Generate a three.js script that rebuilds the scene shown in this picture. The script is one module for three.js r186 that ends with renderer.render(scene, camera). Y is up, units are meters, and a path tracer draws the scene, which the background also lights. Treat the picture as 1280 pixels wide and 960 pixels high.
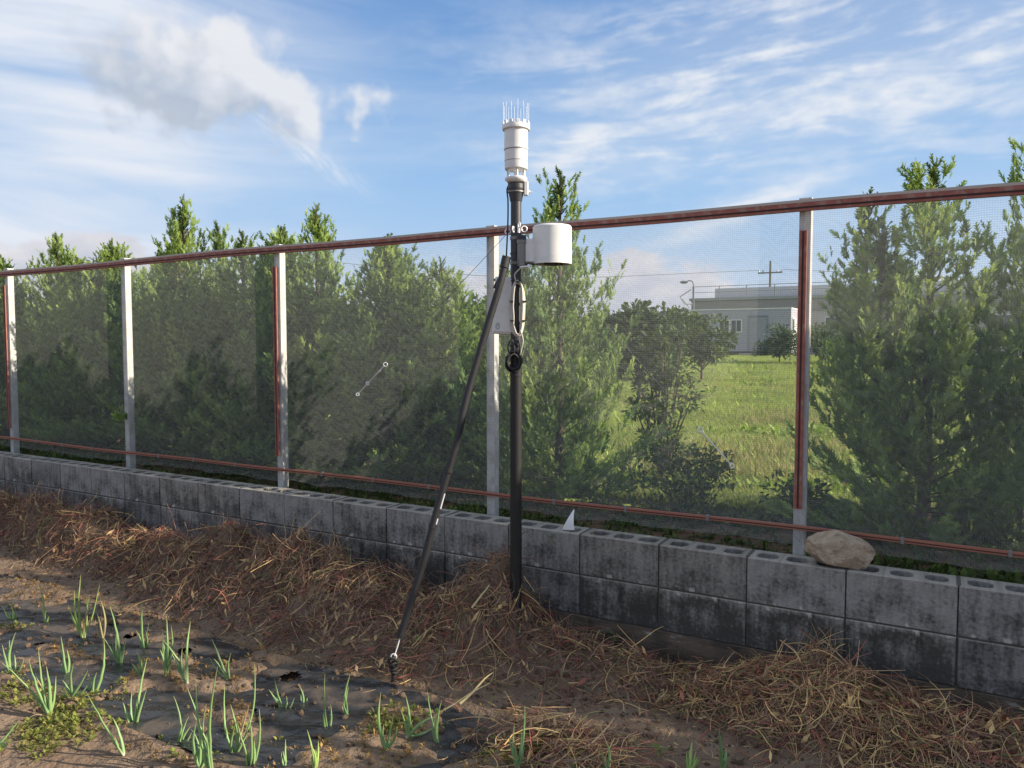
import * as THREE from 'three';
import { mergeGeometries } from 'three/addons/utils/BufferGeometryUtils.js';
import { RoundedBoxGeometry } from 'three/addons/geometries/RoundedBoxGeometry.js';

// ------------------------------------------------------------------ camera, sky, sun, exposure
const R = Math.PI / 180;
const YAW = 29.5 * R, PITCH = -Math.atan(52 / 950), EYE = new THREE.Vector3(0, 1.5, 3.36);
const scene = new THREE.Scene();
const camera = new THREE.PerspectiveCamera(2 * Math.atan(480 / 950) / R, 4 / 3, 0.05, 2000);
camera.position.copy(EYE); camera.rotation.order = 'YXZ'; camera.rotation.set(PITCH, YAW, 0);
camera.updateMatrixWorld(true);
scene.add(camera);

const EXPOSURE = 2.15;
const SUN_AZ = 19 * R, SUN_EL = 24.5 * R;
const sunDir = new THREE.Vector3(Math.cos(SUN_EL) * Math.cos(SUN_AZ), Math.sin(SUN_EL), -Math.cos(SUN_EL) * Math.sin(SUN_AZ));
const sun = new THREE.DirectionalLight(new THREE.Color().setRGB(1, 0.87, 0.70), 4.6);
sun.position.copy(sunDir).multiplyScalar(60); sun.castShadow = true;
sun.shadow.mapSize.set(4096, 4096);
Object.assign(sun.shadow.camera, { left: -40, right: 40, top: 40, bottom: -40, near: 1, far: 160 });
scene.add(sun, sun.target);

// ------------------------------------------------------------------ noise
function rng(seed) { let a = seed >>> 0; return () => { a = (a + 0x6D2B79F5) | 0; let t = Math.imul(a ^ (a >>> 15), 1 | a); t = (t + Math.imul(t ^ (t >>> 7), 61 | t)) ^ t; return ((t ^ (t >>> 14)) >>> 0) / 4294967296; }; }
const PERM = (() => { const r = rng(7), p = new Uint8Array(512), b = [...Array(256).keys()]; for (let i = 255; i > 0; i--) { const j = Math.floor(r() * (i + 1)); [b[i], b[j]] = [b[j], b[i]]; } for (let i = 0; i < 512; i++) p[i] = b[i & 255]; return p; })();
const GX = new Float32Array(256), GY = new Float32Array(256);
for (let i = 0; i < 256; i++) { GX[i] = Math.cos(i * 2.399963); GY[i] = Math.sin(i * 2.399963); }
function noise(x, y, per = 256) {              // gradient noise, about -0.7 .. 0.7; tiles with an integer period
  let xi = Math.floor(x), yi = Math.floor(y); const fx = x - xi, fy = y - yi;
  const m = (v) => ((v % per) + per) % per & 255;
  const x0 = m(xi), x1 = m(xi + 1), y0 = m(yi), y1 = m(yi + 1);
  const u = fx * fx * fx * (fx * (fx * 6 - 15) + 10), v = fy * fy * fy * (fy * (fy * 6 - 15) + 10);
  const a = PERM[PERM[x0] + y0], b = PERM[PERM[x1] + y0], c = PERM[PERM[x0] + y1], d = PERM[PERM[x1] + y1];
  const na = GX[a] * fx + GY[a] * fy, nb = GX[b] * (fx - 1) + GY[b] * fy, nc = GX[c] * fx + GY[c] * (fy - 1), nd = GX[d] * (fx - 1) + GY[d] * (fy - 1);
  return na + u * (nb - na) + v * (nc + u * (nd - nc) - (na + u * (nb - na)));
}
function fbm(x, y, oct = 4, per = 256, gain = 0.5) { let s = 0, a = 1; for (let i = 0; i < oct; i++) { s += a * noise(x, y, per); x *= 2; y *= 2; per *= 2; a *= gain; if (per > 256) per = 256; x += 17.3 * (per === 256); } return s; }
const clamp = (x, a = 0, b = 1) => Math.min(b, Math.max(a, x));
const bell = (x) => Math.exp(-x * x);
const smooth = (a, b, x) => { const t = clamp((x - a) / (b - a)); return t * t * (3 - 2 * t); };
const lerp = (a, b, t) => a + (b - a) * t;
const mix3 = (a, b, t) => [lerp(a[0], b[0], t), lerp(a[1], b[1], t), lerp(a[2], b[2], t)];

// ------------------------------------------------------------------ the sky: clear air and clouds by direction
function makeSky() {
  const W = 4096, H = 2048, data = new Float32Array(W * H * 4), K = 1 / EXPOSURE;
  // cumulus puffs: azimuth and elevation in degrees, radius in degrees, weight
  const puffs = [[-57, 17.6, 2.0, .7], [-55, 17.0, 2.3, .9], [-53, 18.2, 2.5, 1], [-51, 18.4, 2.6, 1], [-49, 18.5, 2.6, 1], [-47.5, 17.7, 2.3, 1], [-46, 16.8, 2.0, 1], [-44.6, 15.8, 1.7, .9], [-52.5, 16.3, 2.0, .9], [-54.5, 15.6, 1.5, .7], [-43.6, 14.6, 1.2, .5],
    [-40.8, 17.0, 1.1, .75], [-40.2, 16.0, .9, .7], [-39, 17.4, .9, .5], [-42.6, 16.5, .9, .4]];
  const cumulus = (az, el) => {
    const wx = fbm(az * .28 + 3, el * .28, 4) * 1.7, wy = fbm(az * .28 + 40, el * .28 + 9, 4) * 1.5;
    let d = 0;
    for (const [a, e, r, w] of puffs) { const dx = (az - a + wx) / r * .95, dy = (el - e + wy) / r; d += w * Math.exp(-(dx * dx + dy * dy) * 1.2); }
    return d;
  };
  for (let j = 0; j < H; j++) {
    const el = ((j + .5) / H - .5) * 180;
    if (el < -1.5) { for (let i = 0; i < W; i++) { const o = (j * W + i) * 4; data[o] = .20 * K; data[o + 1] = .21 * K; data[o + 2] = .19 * K; data[o + 3] = 1; } continue; }
    const e = Math.max(el, 0);
    let base = mix3([.60, .71, .85], [.32, .55, .86], smooth(0, 13, e));
    base = mix3(base, [.165, .335, .66], smooth(8, 26, e));
    base = mix3(base, [.09, .20, .46], smooth(30, 85, e));
    for (let i = 0; i < W; i++) {
      const phi = ((i + .5) / W - .5) * 2 * Math.PI;           // atan2(z, x)
      const x = Math.cos(phi), z = Math.sin(phi);
      let az = Math.atan2(x, -z) / R;                           // 0 straight behind the fence, positive to the right
      let c = base;
      // high clouds on a flat layer
      const h = Math.sin(e * R) + .09, px = Math.cos(e * R) * x / h, pz = Math.cos(e * R) * z / h;
      // broad veil, thicker far left; extra white added out of view to lighten shade
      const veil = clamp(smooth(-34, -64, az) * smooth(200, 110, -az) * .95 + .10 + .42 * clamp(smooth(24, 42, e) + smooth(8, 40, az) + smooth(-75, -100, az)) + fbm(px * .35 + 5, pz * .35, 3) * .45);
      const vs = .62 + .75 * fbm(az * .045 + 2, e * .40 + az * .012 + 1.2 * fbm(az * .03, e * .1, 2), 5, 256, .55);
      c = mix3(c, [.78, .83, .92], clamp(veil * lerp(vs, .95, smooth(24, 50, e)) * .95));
      // cirrus streaks, running nearly level and fanning
      const wx = fbm(px * .5 + 20, pz * .5, 3) * .8;
      const sa = (az + 8) * .09, se = e - (az + 8) * .06 + 1.5 * fbm(az * .05 + 8, e * .12, 3);
      let ci = fbm(sa * .8 + wx * .5, se * .42 + 11, 6, 256, .6) + .40 * fbm(sa * 4 + 3, se * 2.2, 4) + .10;
      const patch = Math.exp(-(((az + 8) / 17) ** 2 + ((e - 17.5) / 6.5) ** 2)) + .75 * Math.exp(-(((az + 24) / 7) ** 2 + ((e - 13.5) / 2.2) ** 2)) + .35 * smooth(-.1, .5, fbm(px * .3 + 31, pz * .3 + 7, 3)) + .25 * Math.exp(-(((az + 28) / 10) ** 2 + ((e - 20) / 3) ** 2));
      { const puff = smooth(-.45, .6, fbm(az * .22 + 61, e * .5 + 3, 6, 256, .6)); ci = clamp(patch * 1.15) * (.22 * smooth(.1, .7, patch) + .42 * smooth(-.3, .8, ci) + .48 * puff * smooth(-.5, .4, ci)); }
      c = mix3(c, [.83, .86, .91], clamp(ci * .88));
      // two slanting wisps
      if (az > -30 && az < 4 && e > 4 && e < 15) {
        const t = (az + 10.5), off = e - 10.3 - t * .27;
        const w = bell((off + .5 * fbm(az * .5, e * .7, 4)) / (.62 - .04 * t)) * bell((t + 1) / 4.6) * (.75 + .5 * fbm(az * .6 + off * 2, off * 1.6 + 4, 4));
        const off2 = e - 8.0 - (az + 16) * .30;
        const w2 = .35 * bell((off2 + .6 * fbm(az * .4, e, 4)) / .7) * bell((az + 16) / 4);
        c = mix3(c, [.88, .89, .92], clamp(w * .95 + w2));
      }
      if (az > -52 && az < -38 && e > 10 && e < 18) {
        const t = az + 44.6, off = e - 13.6 + t * .62;
        const w = bell((off + .6 * fbm(az * .5 + 2, e * .7, 4)) / .8) * bell(t / 3.3) * (.62 + .9 * fbm(az * 1.1 + off, off * 2.2 + 4, 4));
        c = mix3(c, [.80, .85, .92], clamp(w * .8));
      }
      // the puffed clouds
      if (az > -64 && az < -34 && e > 9 && e < 26) {
        const dens = (p, q) => { const b = cumulus(p, q); return b < .03 ? b : b + fbm(p * .5, q * .55 + 5, 6, 256, .48) * .75; };
        const d = dens(az, el), a = smooth(.08, 1.35, d);
        if (a > .002) {
          const lit = clamp(.44 + (d - dens(az + 1.3, el + 1.2)) * .42 + .25 * fbm(az * .45 + 9, el * .5, 3) + (az + 51) * .05 + (el - 17) * .09);
          c = mix3(c, mix3([.47, .53, .63], [.87, .87, .89], lit), a * .82);
        }
      }
      // low heaped clouds towards the horizon, all the way round
      if (e < 11) {
        const top = 5.1 + 1.6 * smooth(-50, -57, az) + 1.9 * fbm(az * .07 + 2, 1.7, 3) + 1.3 * Math.exp(-(((az + 19) / 5) ** 2)) + .9 * Math.exp(-(((az + 34) / 6) ** 2)) + 1.3 * Math.exp(-(((az + 57) / 3) ** 2)) - 1.4 * Math.exp(-(((az + 46) / 5) ** 2));
        const q = top - e + 1.6 * fbm(az * .24 + 4, e * .42, 5, 256, .55);
        const a = smooth(-.1, 1.1, q) * smooth(-2, 1.4, e) * .9;
        const lit = clamp(.75 - q * .14 + .5 * fbm(az * .35 + 50, e * .6 + 2, 4));
        c = mix3(c, mix3([.52, .56, .66], [.84, .80, .82], lit), a);
      }
      { const ca = Math.cos(e * R) * (x * sunDir.x + z * sunDir.z) + Math.sin(e * R) * sunDir.y, g = Math.acos(clamp(ca, -1, 1)) / R; c = [c[0] + .75 * Math.exp(-g / 17), c[1] + .68 * Math.exp(-g / 17), c[2] + .58 * Math.exp(-g / 17)]; }  // glow round the sun, added for more light from the right
      const o = (j * W + i) * 4;
      data[o] = c[0] * K; data[o + 1] = c[1] * K; data[o + 2] = c[2] * K; data[o + 3] = 1;
    }
  }
  const t = new THREE.DataTexture(data, W, H, THREE.RGBAFormat, THREE.FloatType);
  t.mapping = THREE.EquirectangularReflectionMapping; t.colorSpace = THREE.LinearSRGBColorSpace; t.magFilter = t.minFilter = THREE.LinearFilter; t.wrapS = THREE.RepeatWrapping; t.needsUpdate = true;
  return t;
}
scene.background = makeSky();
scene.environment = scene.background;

// ------------------------------------------------------------------ helpers
const V = (x, y, z) => new THREE.Vector3(x, y, z);
const names = {};
function numbered(n) { const k = names[n] = (names[n] ?? -1) + 1; return k ? `${n}_${String(k).padStart(3, '0')}` : n; }
function info(o, label, category, group, kind) { if (label) o.userData.label = label; if (category) o.userData.category = category; if (group) o.userData.group = group; if (kind) o.userData.kind = kind; return o; }
function thing(name, label, category, [x, y, z] = [0, 0, 0], group) { const g = new THREE.Group(); g.name = numbered(name); g.position.set(x, y, z); scene.add(g); return info(g, label, category, group); }
function mesh(name, geo, mat, parent = scene) { const m = new THREE.Mesh(geo, mat); m.name = parent === scene ? numbered(name) : name; m.castShadow = m.receiveShadow = true; parent.add(m); return m; }
const strip = (g) => { const n = g.index ? g.toNonIndexed() : g; for (const k of Object.keys(n.attributes)) if (!['position', 'normal', 'uv'].includes(k)) n.deleteAttribute(k); return n; };
const merge = (gs) => mergeGeometries(gs.map(strip));
function at(px, py, depth) {                   // a point of the place: where it stands in a 1280 wide view, and its distance ahead
  const d = V((px - 640) / 950, -(py - 480) / 950, -1).applyEuler(camera.rotation);
  return d.multiplyScalar(depth / -(d.x * Math.sin(YAW) * 1 + d.z * Math.cos(YAW))).add(EYE);
}
function onGround(px, py, y = 0) { const d = V((px - 640) / 950, -(py - 480) / 950, -1).applyEuler(camera.rotation); return d.multiplyScalar((y - EYE.y) / d.y).add(EYE); }
function boxUV(g) {                            // uv in metres by the face's direction
  const n = strip(g), p = n.attributes.position, q = n.attributes.normal, uv = new Float32Array(p.count * 2);
  for (let i = 0; i < p.count; i++) { const ax = Math.abs(q.getX(i)), ay = Math.abs(q.getY(i)), az = Math.abs(q.getZ(i)); if (ay > ax && ay > az) { uv[2 * i] = p.getX(i); uv[2 * i + 1] = p.getZ(i); } else if (ax > az) { uv[2 * i] = p.getZ(i); uv[2 * i + 1] = p.getY(i); } else { uv[2 * i] = p.getX(i); uv[2 * i + 1] = p.getY(i); } }
  n.setAttribute('uv', new THREE.BufferAttribute(uv, 2)); return n;
}
function box(w, h, d, x = 0, y = 0, z = 0, r = 0) { const g = r ? new RoundedBoxGeometry(w, h, d, 1, r) : new THREE.BoxGeometry(w, h, d); g.translate(x, y, z); return boxUV(g); }
function cyl(r0, r1, h, x = 0, y = 0, z = 0, seg = 20, open = false) { const g = new THREE.CylinderGeometry(r1, r0, h, seg, 1, open); g.translate(x, y + h / 2, z); return strip(g); }
function rod(a, b, r, seg = 6, r2 = r) { const d = b.clone().sub(a), g = new THREE.CylinderGeometry(r2, r, d.length(), seg, 1); g.translate(0, d.length() / 2, 0); g.applyQuaternion(new THREE.Quaternion().setFromUnitVectors(V(0, 1, 0), d.normalize())); g.translate(a.x, a.y, a.z); return strip(g); }
function tube(pts, r, seg = 24, sides = 6, closed = false) { return strip(new THREE.TubeGeometry(new THREE.CatmullRomCurve3(pts, closed), seg, r, sides, closed)); }
class Tris {                                   // loose triangles with a colour each
  constructor() { this.p = []; this.c = []; this.u = []; }
  tri(a, b, c, col) { this.p.push(a.x, a.y, a.z, b.x, b.y, b.z, c.x, c.y, c.z); for (let i = 0; i < 3; i++) this.c.push(col[0], col[1], col[2]); }
  geo() { const g = new THREE.BufferGeometry(); g.setAttribute('position', new THREE.Float32BufferAttribute(this.p, 3)); g.setAttribute('color', new THREE.Float32BufferAttribute(this.c, 3)); g.computeVertexNormals(); return g; }
}
function dataTex(w, h, fn, srgb = false, repeat = true) {
  const d = new Uint8Array(w * h * 4);
  for (let j = 0; j < h; j++) for (let i = 0; i < w; i++) { const c = fn(i / w, j / h, i, j), o = (j * w + i) * 4; for (let k = 0; k < 3; k++) { const v = clamp(c[k]); d[o + k] = Math.round(255 * (srgb ? (v <= .0031308 ? v * 12.92 : 1.055 * v ** (1 / 2.4) - .055) : v)); } d[o + 3] = 255; }
  const t = new THREE.DataTexture(d, w, h); t.magFilter = THREE.LinearFilter; t.minFilter = THREE.LinearMipmapLinearFilter; t.generateMipmaps = true;
  if (repeat) t.wrapS = t.wrapT = THREE.RepeatWrapping;
  if (srgb) t.colorSpace = THREE.SRGBColorSpace;
  t.needsUpdate = true; return t;
}
const rgb = (r, g, b) => new THREE.Color().setRGB(r, g, b);
function std(r, g, b, rough = .8, extra = {}) { return new THREE.MeshStandardMaterial({ color: rgb(r, g, b), roughness: rough, ...extra }); }
function grain(t, k) { const c = t.clone(); c.repeat.set(k, k); c.needsUpdate = true; return c; }

// ------------------------------------------------------------------ materials
const speck = dataTex(256, 256, (u, v) => { const n = .5 + .35 * fbm(u * 8, v * 8, 5, 8) + .3 * noise(u * 96, v * 96, 96); return [n, n, n]; });
const galv = dataTex(256, 256, (u, v) => { const a = .43 + .10 * fbm(u * 6, v * 6, 4, 6) + .06 * noise(u * 40, v * 5, 40), s = smooth(.2, .5, fbm(u * 5 + 9, v * 5, 4, 5)); return [a * lerp(1, .86, s), a * lerp(1, .83, s), a * lerp(.99, .76, s)]; }, true);
const M = {
  post: new THREE.MeshStandardMaterial({ map: grain(galv, 2.2), roughness: .62, metalness: .15, bumpMap: grain(speck, 6), bumpScale: .0004 }),
  rail: std(.31, .115, .075, .6, { bumpMap: grain(speck, 10), bumpScale: .0004 }),
  red: new THREE.MeshStandardMaterial({ map: grain(dataTex(256, 256, (u, v) => { const n = fbm(u * 6, v * 12, 4, 6), s = smooth(.15, .5, fbm(u * 9 + 4, v * 9, 4, 9)); return mix3([.27 + n * .06, .085 + n * .03, .06 + n * .02], [.30, .19, .15], s * .7); }, true), 3), roughness: .6, bumpMap: grain(speck, 10), bumpScale: .0004 }),
  groove: std(.035, .015, .013, .8),
  hem: std(.42, .37, .33, .9),
  pipe: new THREE.MeshStandardMaterial({ color: rgb(.028, .03, .035), roughness: .42, bumpMap: grain(speck, 14), bumpScale: .0003 }),
  wrap: new THREE.MeshStandardMaterial({ color: rgb(.010, .0095, .0095), roughness: .6, bumpMap: grain(speck, 8), bumpScale: .0008 }),
  rubber: new THREE.MeshStandardMaterial({ color: rgb(.013, .013, .015), roughness: .55, bumpMap: grain(speck, 10), bumpScale: .001 }),
  white: new THREE.MeshStandardMaterial({ map: grain(dataTex(256, 256, (u, v) => { const n = .68 - .05 * smooth(.0, .6, fbm(u * 5, v * 5, 5, 5)) - .05 * smooth(.3, .6, noise(u * 40, v * 12, 40)); return [n, n * .995, n * .98]; }, true), 4), roughness: .42, bumpMap: grain(speck, 8), bumpScale: .00015 }),
  whiteGrey: std(.58, .58, .6, .5), seam: std(.16, .16, .18, .7),
  steel: std(.78, .78, .78, .35, { metalness: .25 }), metalGrey: std(.20, .19, .18, .5, { metalness: .4 }),
  cable: std(.5, .48, .42, .6), wire: std(.2, .2, .2, .5, { metalness: .5 }), spike: std(.72, .74, .76, .35),
  under: std(.22, .18, .11, .9), darkPlastic: std(.02, .02, .022, .5), mark: std(.3, .32, .36, .6),
  bark: new THREE.MeshStandardMaterial({ color: rgb(.085, .06, .042), roughness: .95, bumpMap: grain(speck, 5), bumpScale: .004 }),
};
const leafMat = (t = .42, r = .75) => new THREE.MeshPhysicalMaterial({ vertexColors: true, roughness: r, transmission: t, thickness: 0, specularIntensity: .35, side: THREE.DoubleSide });
M.needle = leafMat(.5, .85); M.leaf = leafMat(.45, .7); M.grass = leafMat(.5, .8); M.onion = new THREE.MeshPhysicalMaterial({ vertexColors: true, roughness: .5, transmission: .25, thickness: 0 });
M.stem = new THREE.MeshStandardMaterial({ vertexColors: true, roughness: .85, side: THREE.DoubleSide });

// ------------------------------------------------------------------ ground in front: soil, heap profile
function table(x, t) { if (x <= t[0][0]) return t[0][1]; for (let i = 1; i < t.length; i++) if (x <= t[i][0]) { const k = (x - t[i - 1][0]) / (t[i][0] - t[i - 1][0]); return lerp(t[i - 1][1], t[i][1], k * k * (3 - 2 * k)); } return t[t.length - 1][1]; }
const CREST = [[-12, .2], [-6.3, .22], [-5.26, .22], [-4.6, .16], [-4.2, .18], [-3.63, .26], [-3, .23], [-2.43, .18], [-2.12, .18], [-1.8, .28], [-1.6, .11], [-1.19, .07], [-.94, .02], [-.6, .10], [-.31, .15], [0, .13], [.28, .10], [1, .08], [3, .06]];
const FOOT = [[-12, .5], [-5.84, .49], [-4.8, .56], [-3.85, .7], [-3.05, .78], [-2.43, .84], [-2.09, .8], [-1.7, .76], [-1.5, .5], [-1.17, .58], [-.87, .55], [-.3, .62], [.3, .55], [3, .5]];
function heap(x, z) {
  const w = .04 * noise(x * 2.2, z * 2.2) + .03 * noise(x * 5 + 8, z * 5), f = table(x, FOOT) + w * 1.8, h = table(x, CREST) * (1 + .5 * noise(x * 3 + 4, z * 2) + .5 * noise(x * 7.5, z * 7.5 + 3) + .35 * noise(x * 16, z * 16)), c = .24;
  if (z < c) return h * lerp(.3, 1, smooth(-.02, c, z));
  return h * (1 - smooth(c, f, z) * 1.0) ;
}
const heapSmall = (x, z) => .05 * Math.exp(-(((x + 1.15) / .26) ** 2 + ((z - .98) / .16) ** 2));
const patchy = (x, z) => fbm(x * 2.1 + 3.3, z * 2.6 + 1.2, 4) + .25 * noise(x * 9, z * 9);
const inFilm = (x, z) => smooth(.78, .92, z + .05 * noise(x * 2, 3)) * smooth(1.68, 1.56, z + .06 * noise(x * 1.7, 9)) * smooth(-1.22, -1.38, x + .1 * noise(z * 4, 5));
function soilY(x, z) {
  const near = smooth(6, 3, Math.abs(z - 1)) ;
  let y = .02 * fbm(x * .9, z * .9, 3) + near * (.016 * fbm(x * 4, z * 4, 3) + .008 * fbm(x * 17, z * 17, 3));
  y += heap(x, z) * 1.16 + heapSmall(x, z);
  const b = inFilm(x, z);
  y += b * (.016 + .05 * (smooth(-.14, .34, patchy(x, z)) - .5)) + 4 * b * (1 - b) * .03 + smooth(1.5, 1.75, z) * .015;
  return y;
}
const filmY = (x, z) => .026 + .02 * fbm(x * .9, z * .9, 3) + .012 * fbm(x * 3.5 + z * 2, z * 3.5 + 6, 4) + .008 * noise(x * 11 + z * 5, z * 16) + .003 * noise(x * 30, z * 34);
function sheet(x0, x1, z0, z1, nx, nz, fy, keep) {
  const p = [], uv = [], idx = [];
  for (let j = 0; j <= nz; j++) for (let i = 0; i <= nx; i++) { const x = lerp(x0, x1, i / nx), z = lerp(z0, z1, j / nz); p.push(x, fy(x, z), z); uv.push(x, z); }
  for (let j = 0; j < nz; j++) for (let i = 0; i < nx; i++) {
    const x = lerp(x0, x1, (i + .5) / nx), z = lerp(z0, z1, (j + .5) / nz); if (keep && !keep(x, z)) continue;
    const a = j * (nx + 1) + i, b = a + 1, c = a + nx + 1, d = c + 1; idx.push(a, c, b, b, c, d);
  }
  const g = new THREE.BufferGeometry(); g.setAttribute('position', new THREE.Float32BufferAttribute(p, 3)); g.setAttribute('uv', new THREE.Float32BufferAttribute(uv, 2)); g.setIndex(idx); g.computeVertexNormals(); return g;
}
const soilTex = dataTex(1024, 1024, (u, v) => {
  const a = fbm(u * 5, v * 5, 6, 5), b = fbm(u * 40 + 3, v * 40, 3, 40), s = smooth(.25, .6, fbm(u * 9 + 2, v * 9 + 5, 4, 9)), w = smooth(.42, .62, noise(u * 90, v * 90, 90) + .2 * a);
  let c = mix3([.135, .09, .058], [.205, .145, .098], clamp(.5 + a * .7 + b * .35)); c = mix3(c, [.13, .09, .06], s * .6); return mix3(c, [.36, .28, .2], w * .5);
}, true);
const soilBump = dataTex(1024, 1024, (u, v) => { const n = .5 + .4 * fbm(u * 14, v * 14, 6, 14, .62); return [n, n, n]; });
const soilMat = new THREE.MeshStandardMaterial({ map: grain(soilTex, .8), bumpMap: grain(soilBump, 1.3), bumpScale: .018, roughness: .97 });
const soil = mesh('field_soil', merge([sheet(-11, 2.4, -.02, 3.2, 560, 150, soilY), sheet(-160, -11, -.02, 60, 30, 20, () => -.02), sheet(2.4, 160, -.02, 60, 30, 20, () => -.02), sheet(-11, 2.4, 3.2, 60, 6, 16, () => -.015)]), soilMat);
info(soil, 'bare brown garden soil in front of the block wall', 'soil', null, 'structure');

// black mulching film lying on the bed, soil lumps pushing through it
const holes = [];
{ const r = rng(5); for (let i = 0; i < 26; i++) if (r() < .5) holes.push([-6.5 + i * .2 + (r() - .5) * .06, 1.02 + (r() - .5) * .08, .025 + r() * .03], [-6.4 + i * .2 + (r() - .5) * .06, 1.33 + (r() - .5) * .08, .025 + r() * .03]); }
const filmTex = dataTex(512, 512, (u, v) => { const a = smooth(.0, .55, fbm(u * 5, v * 5, 5, 5) + .25 * noise(u * 30, v * 30, 30)), w = .5 + .5 * noise(u * 60, v * 14, 60); return mix3([.022, .024, .028], [.15, .112, .08], a * .5 + .05 * w); }, true);
const filmRough = dataTex(256, 256, (u, v) => { const n = .24 + .42 * smooth(-.1, .5, fbm(u * 5, v * 5, 4, 5)); return [n, n, n]; });
const film = mesh('mulch_film', sheet(-9, -1.25, .8, 1.64, 560, 70, filmY, (x, z) => inFilm(x, z) > .5 && !holes.some(([a, b, r]) => (x - a) ** 2 + (z - b) ** 2 < r * r)), new THREE.MeshStandardMaterial({ map: grain(filmTex, .9), roughnessMap: grain(filmRough, .9), roughness: 1, side: THREE.DoubleSide, bumpMap: grain(soilBump, .9), bumpScale: .006 }));
info(film, 'dusty black plastic mulching film laid over the onion bed', 'mulch film');

// crumbs and clods of earth
{
  const r = rng(21), g = new THREE.IcosahedronGeometry(1, 1), p = g.attributes.position;
  for (let i = 0; i < p.count; i++) { const x = p.getX(i), y = p.getY(i), z = p.getZ(i), k = 1 + .45 * noise(x * 1.7 + 3 + z, y * 1.7 + z * 1.3); p.setXYZ(i, x * k, y * k * .7, z * k); }
  g.computeVertexNormals();
  const n = 12000, im = new THREE.InstancedMesh(g, std(.20, .135, .09, .97, { bumpMap: soilBump, bumpScale: .01 }), n), m = new THREE.Matrix4(), q = new THREE.Quaternion(), e = new THREE.Euler();
  for (let i = 0; i < n; i++) {
    const x = -7 + r() * 8.4, z = .05 + r() * r() * 2.4 + .3 * r(), s = .0025 + .011 * r() ** 5 + (r() < .01 ? .012 : 0);
    const fl = inFilm(x, z) > .5 && patchy(x, z) < .1, k = fl && r() < .4, y0 = fl ? Math.max(filmY(x, z), soilY(x, z)) : soilY(x, z); q.setFromEuler(e.set(r() * 6, r() * 6, r() * 6));
    im.setMatrixAt(i, m.compose(V(x, (k ? -1 : y0) + s * .3, z), q, V(s, s, s))); const t = .75 + .6 * r(); im.setColorAt(i, rgb(t, t * (.95 + .08 * r()), t * (.9 + .15 * r())));
  }
  im.name = 'soil_clods'; im.castShadow = im.receiveShadow = true; scene.add(info(im, 'small crumbs and clods of brown earth scattered over the bed', 'soil clods', null, 'stuff'));
}

// ------------------------------------------------------------------ heaps of pulled, dried vines
function stemInto(T, r, o, dir, up, len, rad, col, curl, seg = 5) {
  // a bent three-sided stalk
  const side = dir.clone().cross(up).normalize(), a1 = (r() - .5) * curl, a2 = (r() - .5) * curl, lift = r() * .5;
  let p = o.clone(), d = dir.clone(); const ring = [], n = up.clone();
  for (let i = 0; i <= seg; i++) {
    const t = i / seg, k = rad * (1 - .55 * t), s = d.clone().cross(n).normalize(), b = s.clone().cross(d).normalize();
    ring.push([0, 1, 2].map((j) => p.clone().addScaledVector(s, Math.cos(j * 2.094) * k).addScaledVector(b, Math.sin(j * 2.094) * k)));
    d.addScaledVector(side, (a1 + a2 * t) * .9 / seg * 3).addScaledVector(up, (lift * (.25 - t)) * 1.6 / seg * 2).addScaledVector(V(r() - .5, r() - .5, r() - .5), .22).normalize(); p.addScaledVector(d, len / seg);
  }
  for (let i = 0; i < seg; i++) for (let j = 0; j < 3; j++) { const k = (j + 1) % 3; T.tri(ring[i][j], ring[i][k], ring[i + 1][j], col); T.tri(ring[i][k], ring[i + 1][k], ring[i + 1][j], col); }
}
const PURPLE = [.185, .085, .068], BROWN = [.23, .138, .085], TAN = [.39, .26, .14], STRAW = [.56, .38, .165], GREY = [.20, .145, .105], GREEN = [.15, .16, .06], REDD = [.31, .105, .07];
function pickCol(r, warm) { const k = r(), c = warm ? (k < .25 ? TAN : k < .55 ? STRAW : k < .75 ? REDD : k < .9 ? BROWN : GREEN) : (k < .38 ? PURPLE : k < .68 ? BROWN : k < .76 ? TAN : k < .82 ? GREY : k < .88 ? REDD : k < .95 ? STRAW : GREEN), j = .7 + .6 * r(); return [c[0] * j, c[1] * j, c[2] * j]; }
function vines(seed, n, place, warmOf, lenK = 1, chaff = 0) {
  const r = rng(seed), T = new Tris();
  for (let i = 0; i < n + chaff; i++) {
    const [x, z, loose] = place(r), bit = i >= n, e = .04, y = soilY(x, z), nx = -(soilY(x + e, z) - soilY(x - e, z)) / (2 * e), nz = -(soilY(x, z + e) - soilY(x, z - e)) / (2 * e), up = V(nx, 1, nz).normalize();
    const swirl = noise(x * 3.2 + 30, z * 4) * 6 + (r() - .5) * 3.6, dir = V(Math.cos(swirl), 0, Math.sin(swirl)); dir.addScaledVector(up, -dir.dot(up)).addScaledVector(up, (r() - .42) * .9).normalize();
    const len = (.045 + .20 * r() ** 1.9) * lenK * (loose ? .7 : 1), rad = .0013 + .0019 * r() ** 1.6;
    stemInto(T, r, V(x, y + (loose ? .004 : -.012 + r() * .055 * (1 + 1.2 * noise(x * 6, z * 6))), z), dir, up, bit ? .015 + .05 * r() : len, bit ? .0008 + .0009 * r() : rad, pickCol(r, r() < warmOf(x, z)), bit ? 2 : 4.6, bit ? 2 : 5);
    if (r() < .05) { const c = pickCol(r, true), q = V(x, y + .02 + r() * .03, z), a = V(r() - .5, r() * .6, r() - .5).normalize().multiplyScalar(.02 + .02 * r()), b = V(r() - .5, r() - .5, r() - .5).normalize().multiplyScalar(.009); T.tri(q.clone().add(a), q.clone().add(b), q.clone().sub(b), c); T.tri(q.clone().sub(a), q.clone().add(b), q.clone().sub(b), c); }
  }
  return T.geo();
}
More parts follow.
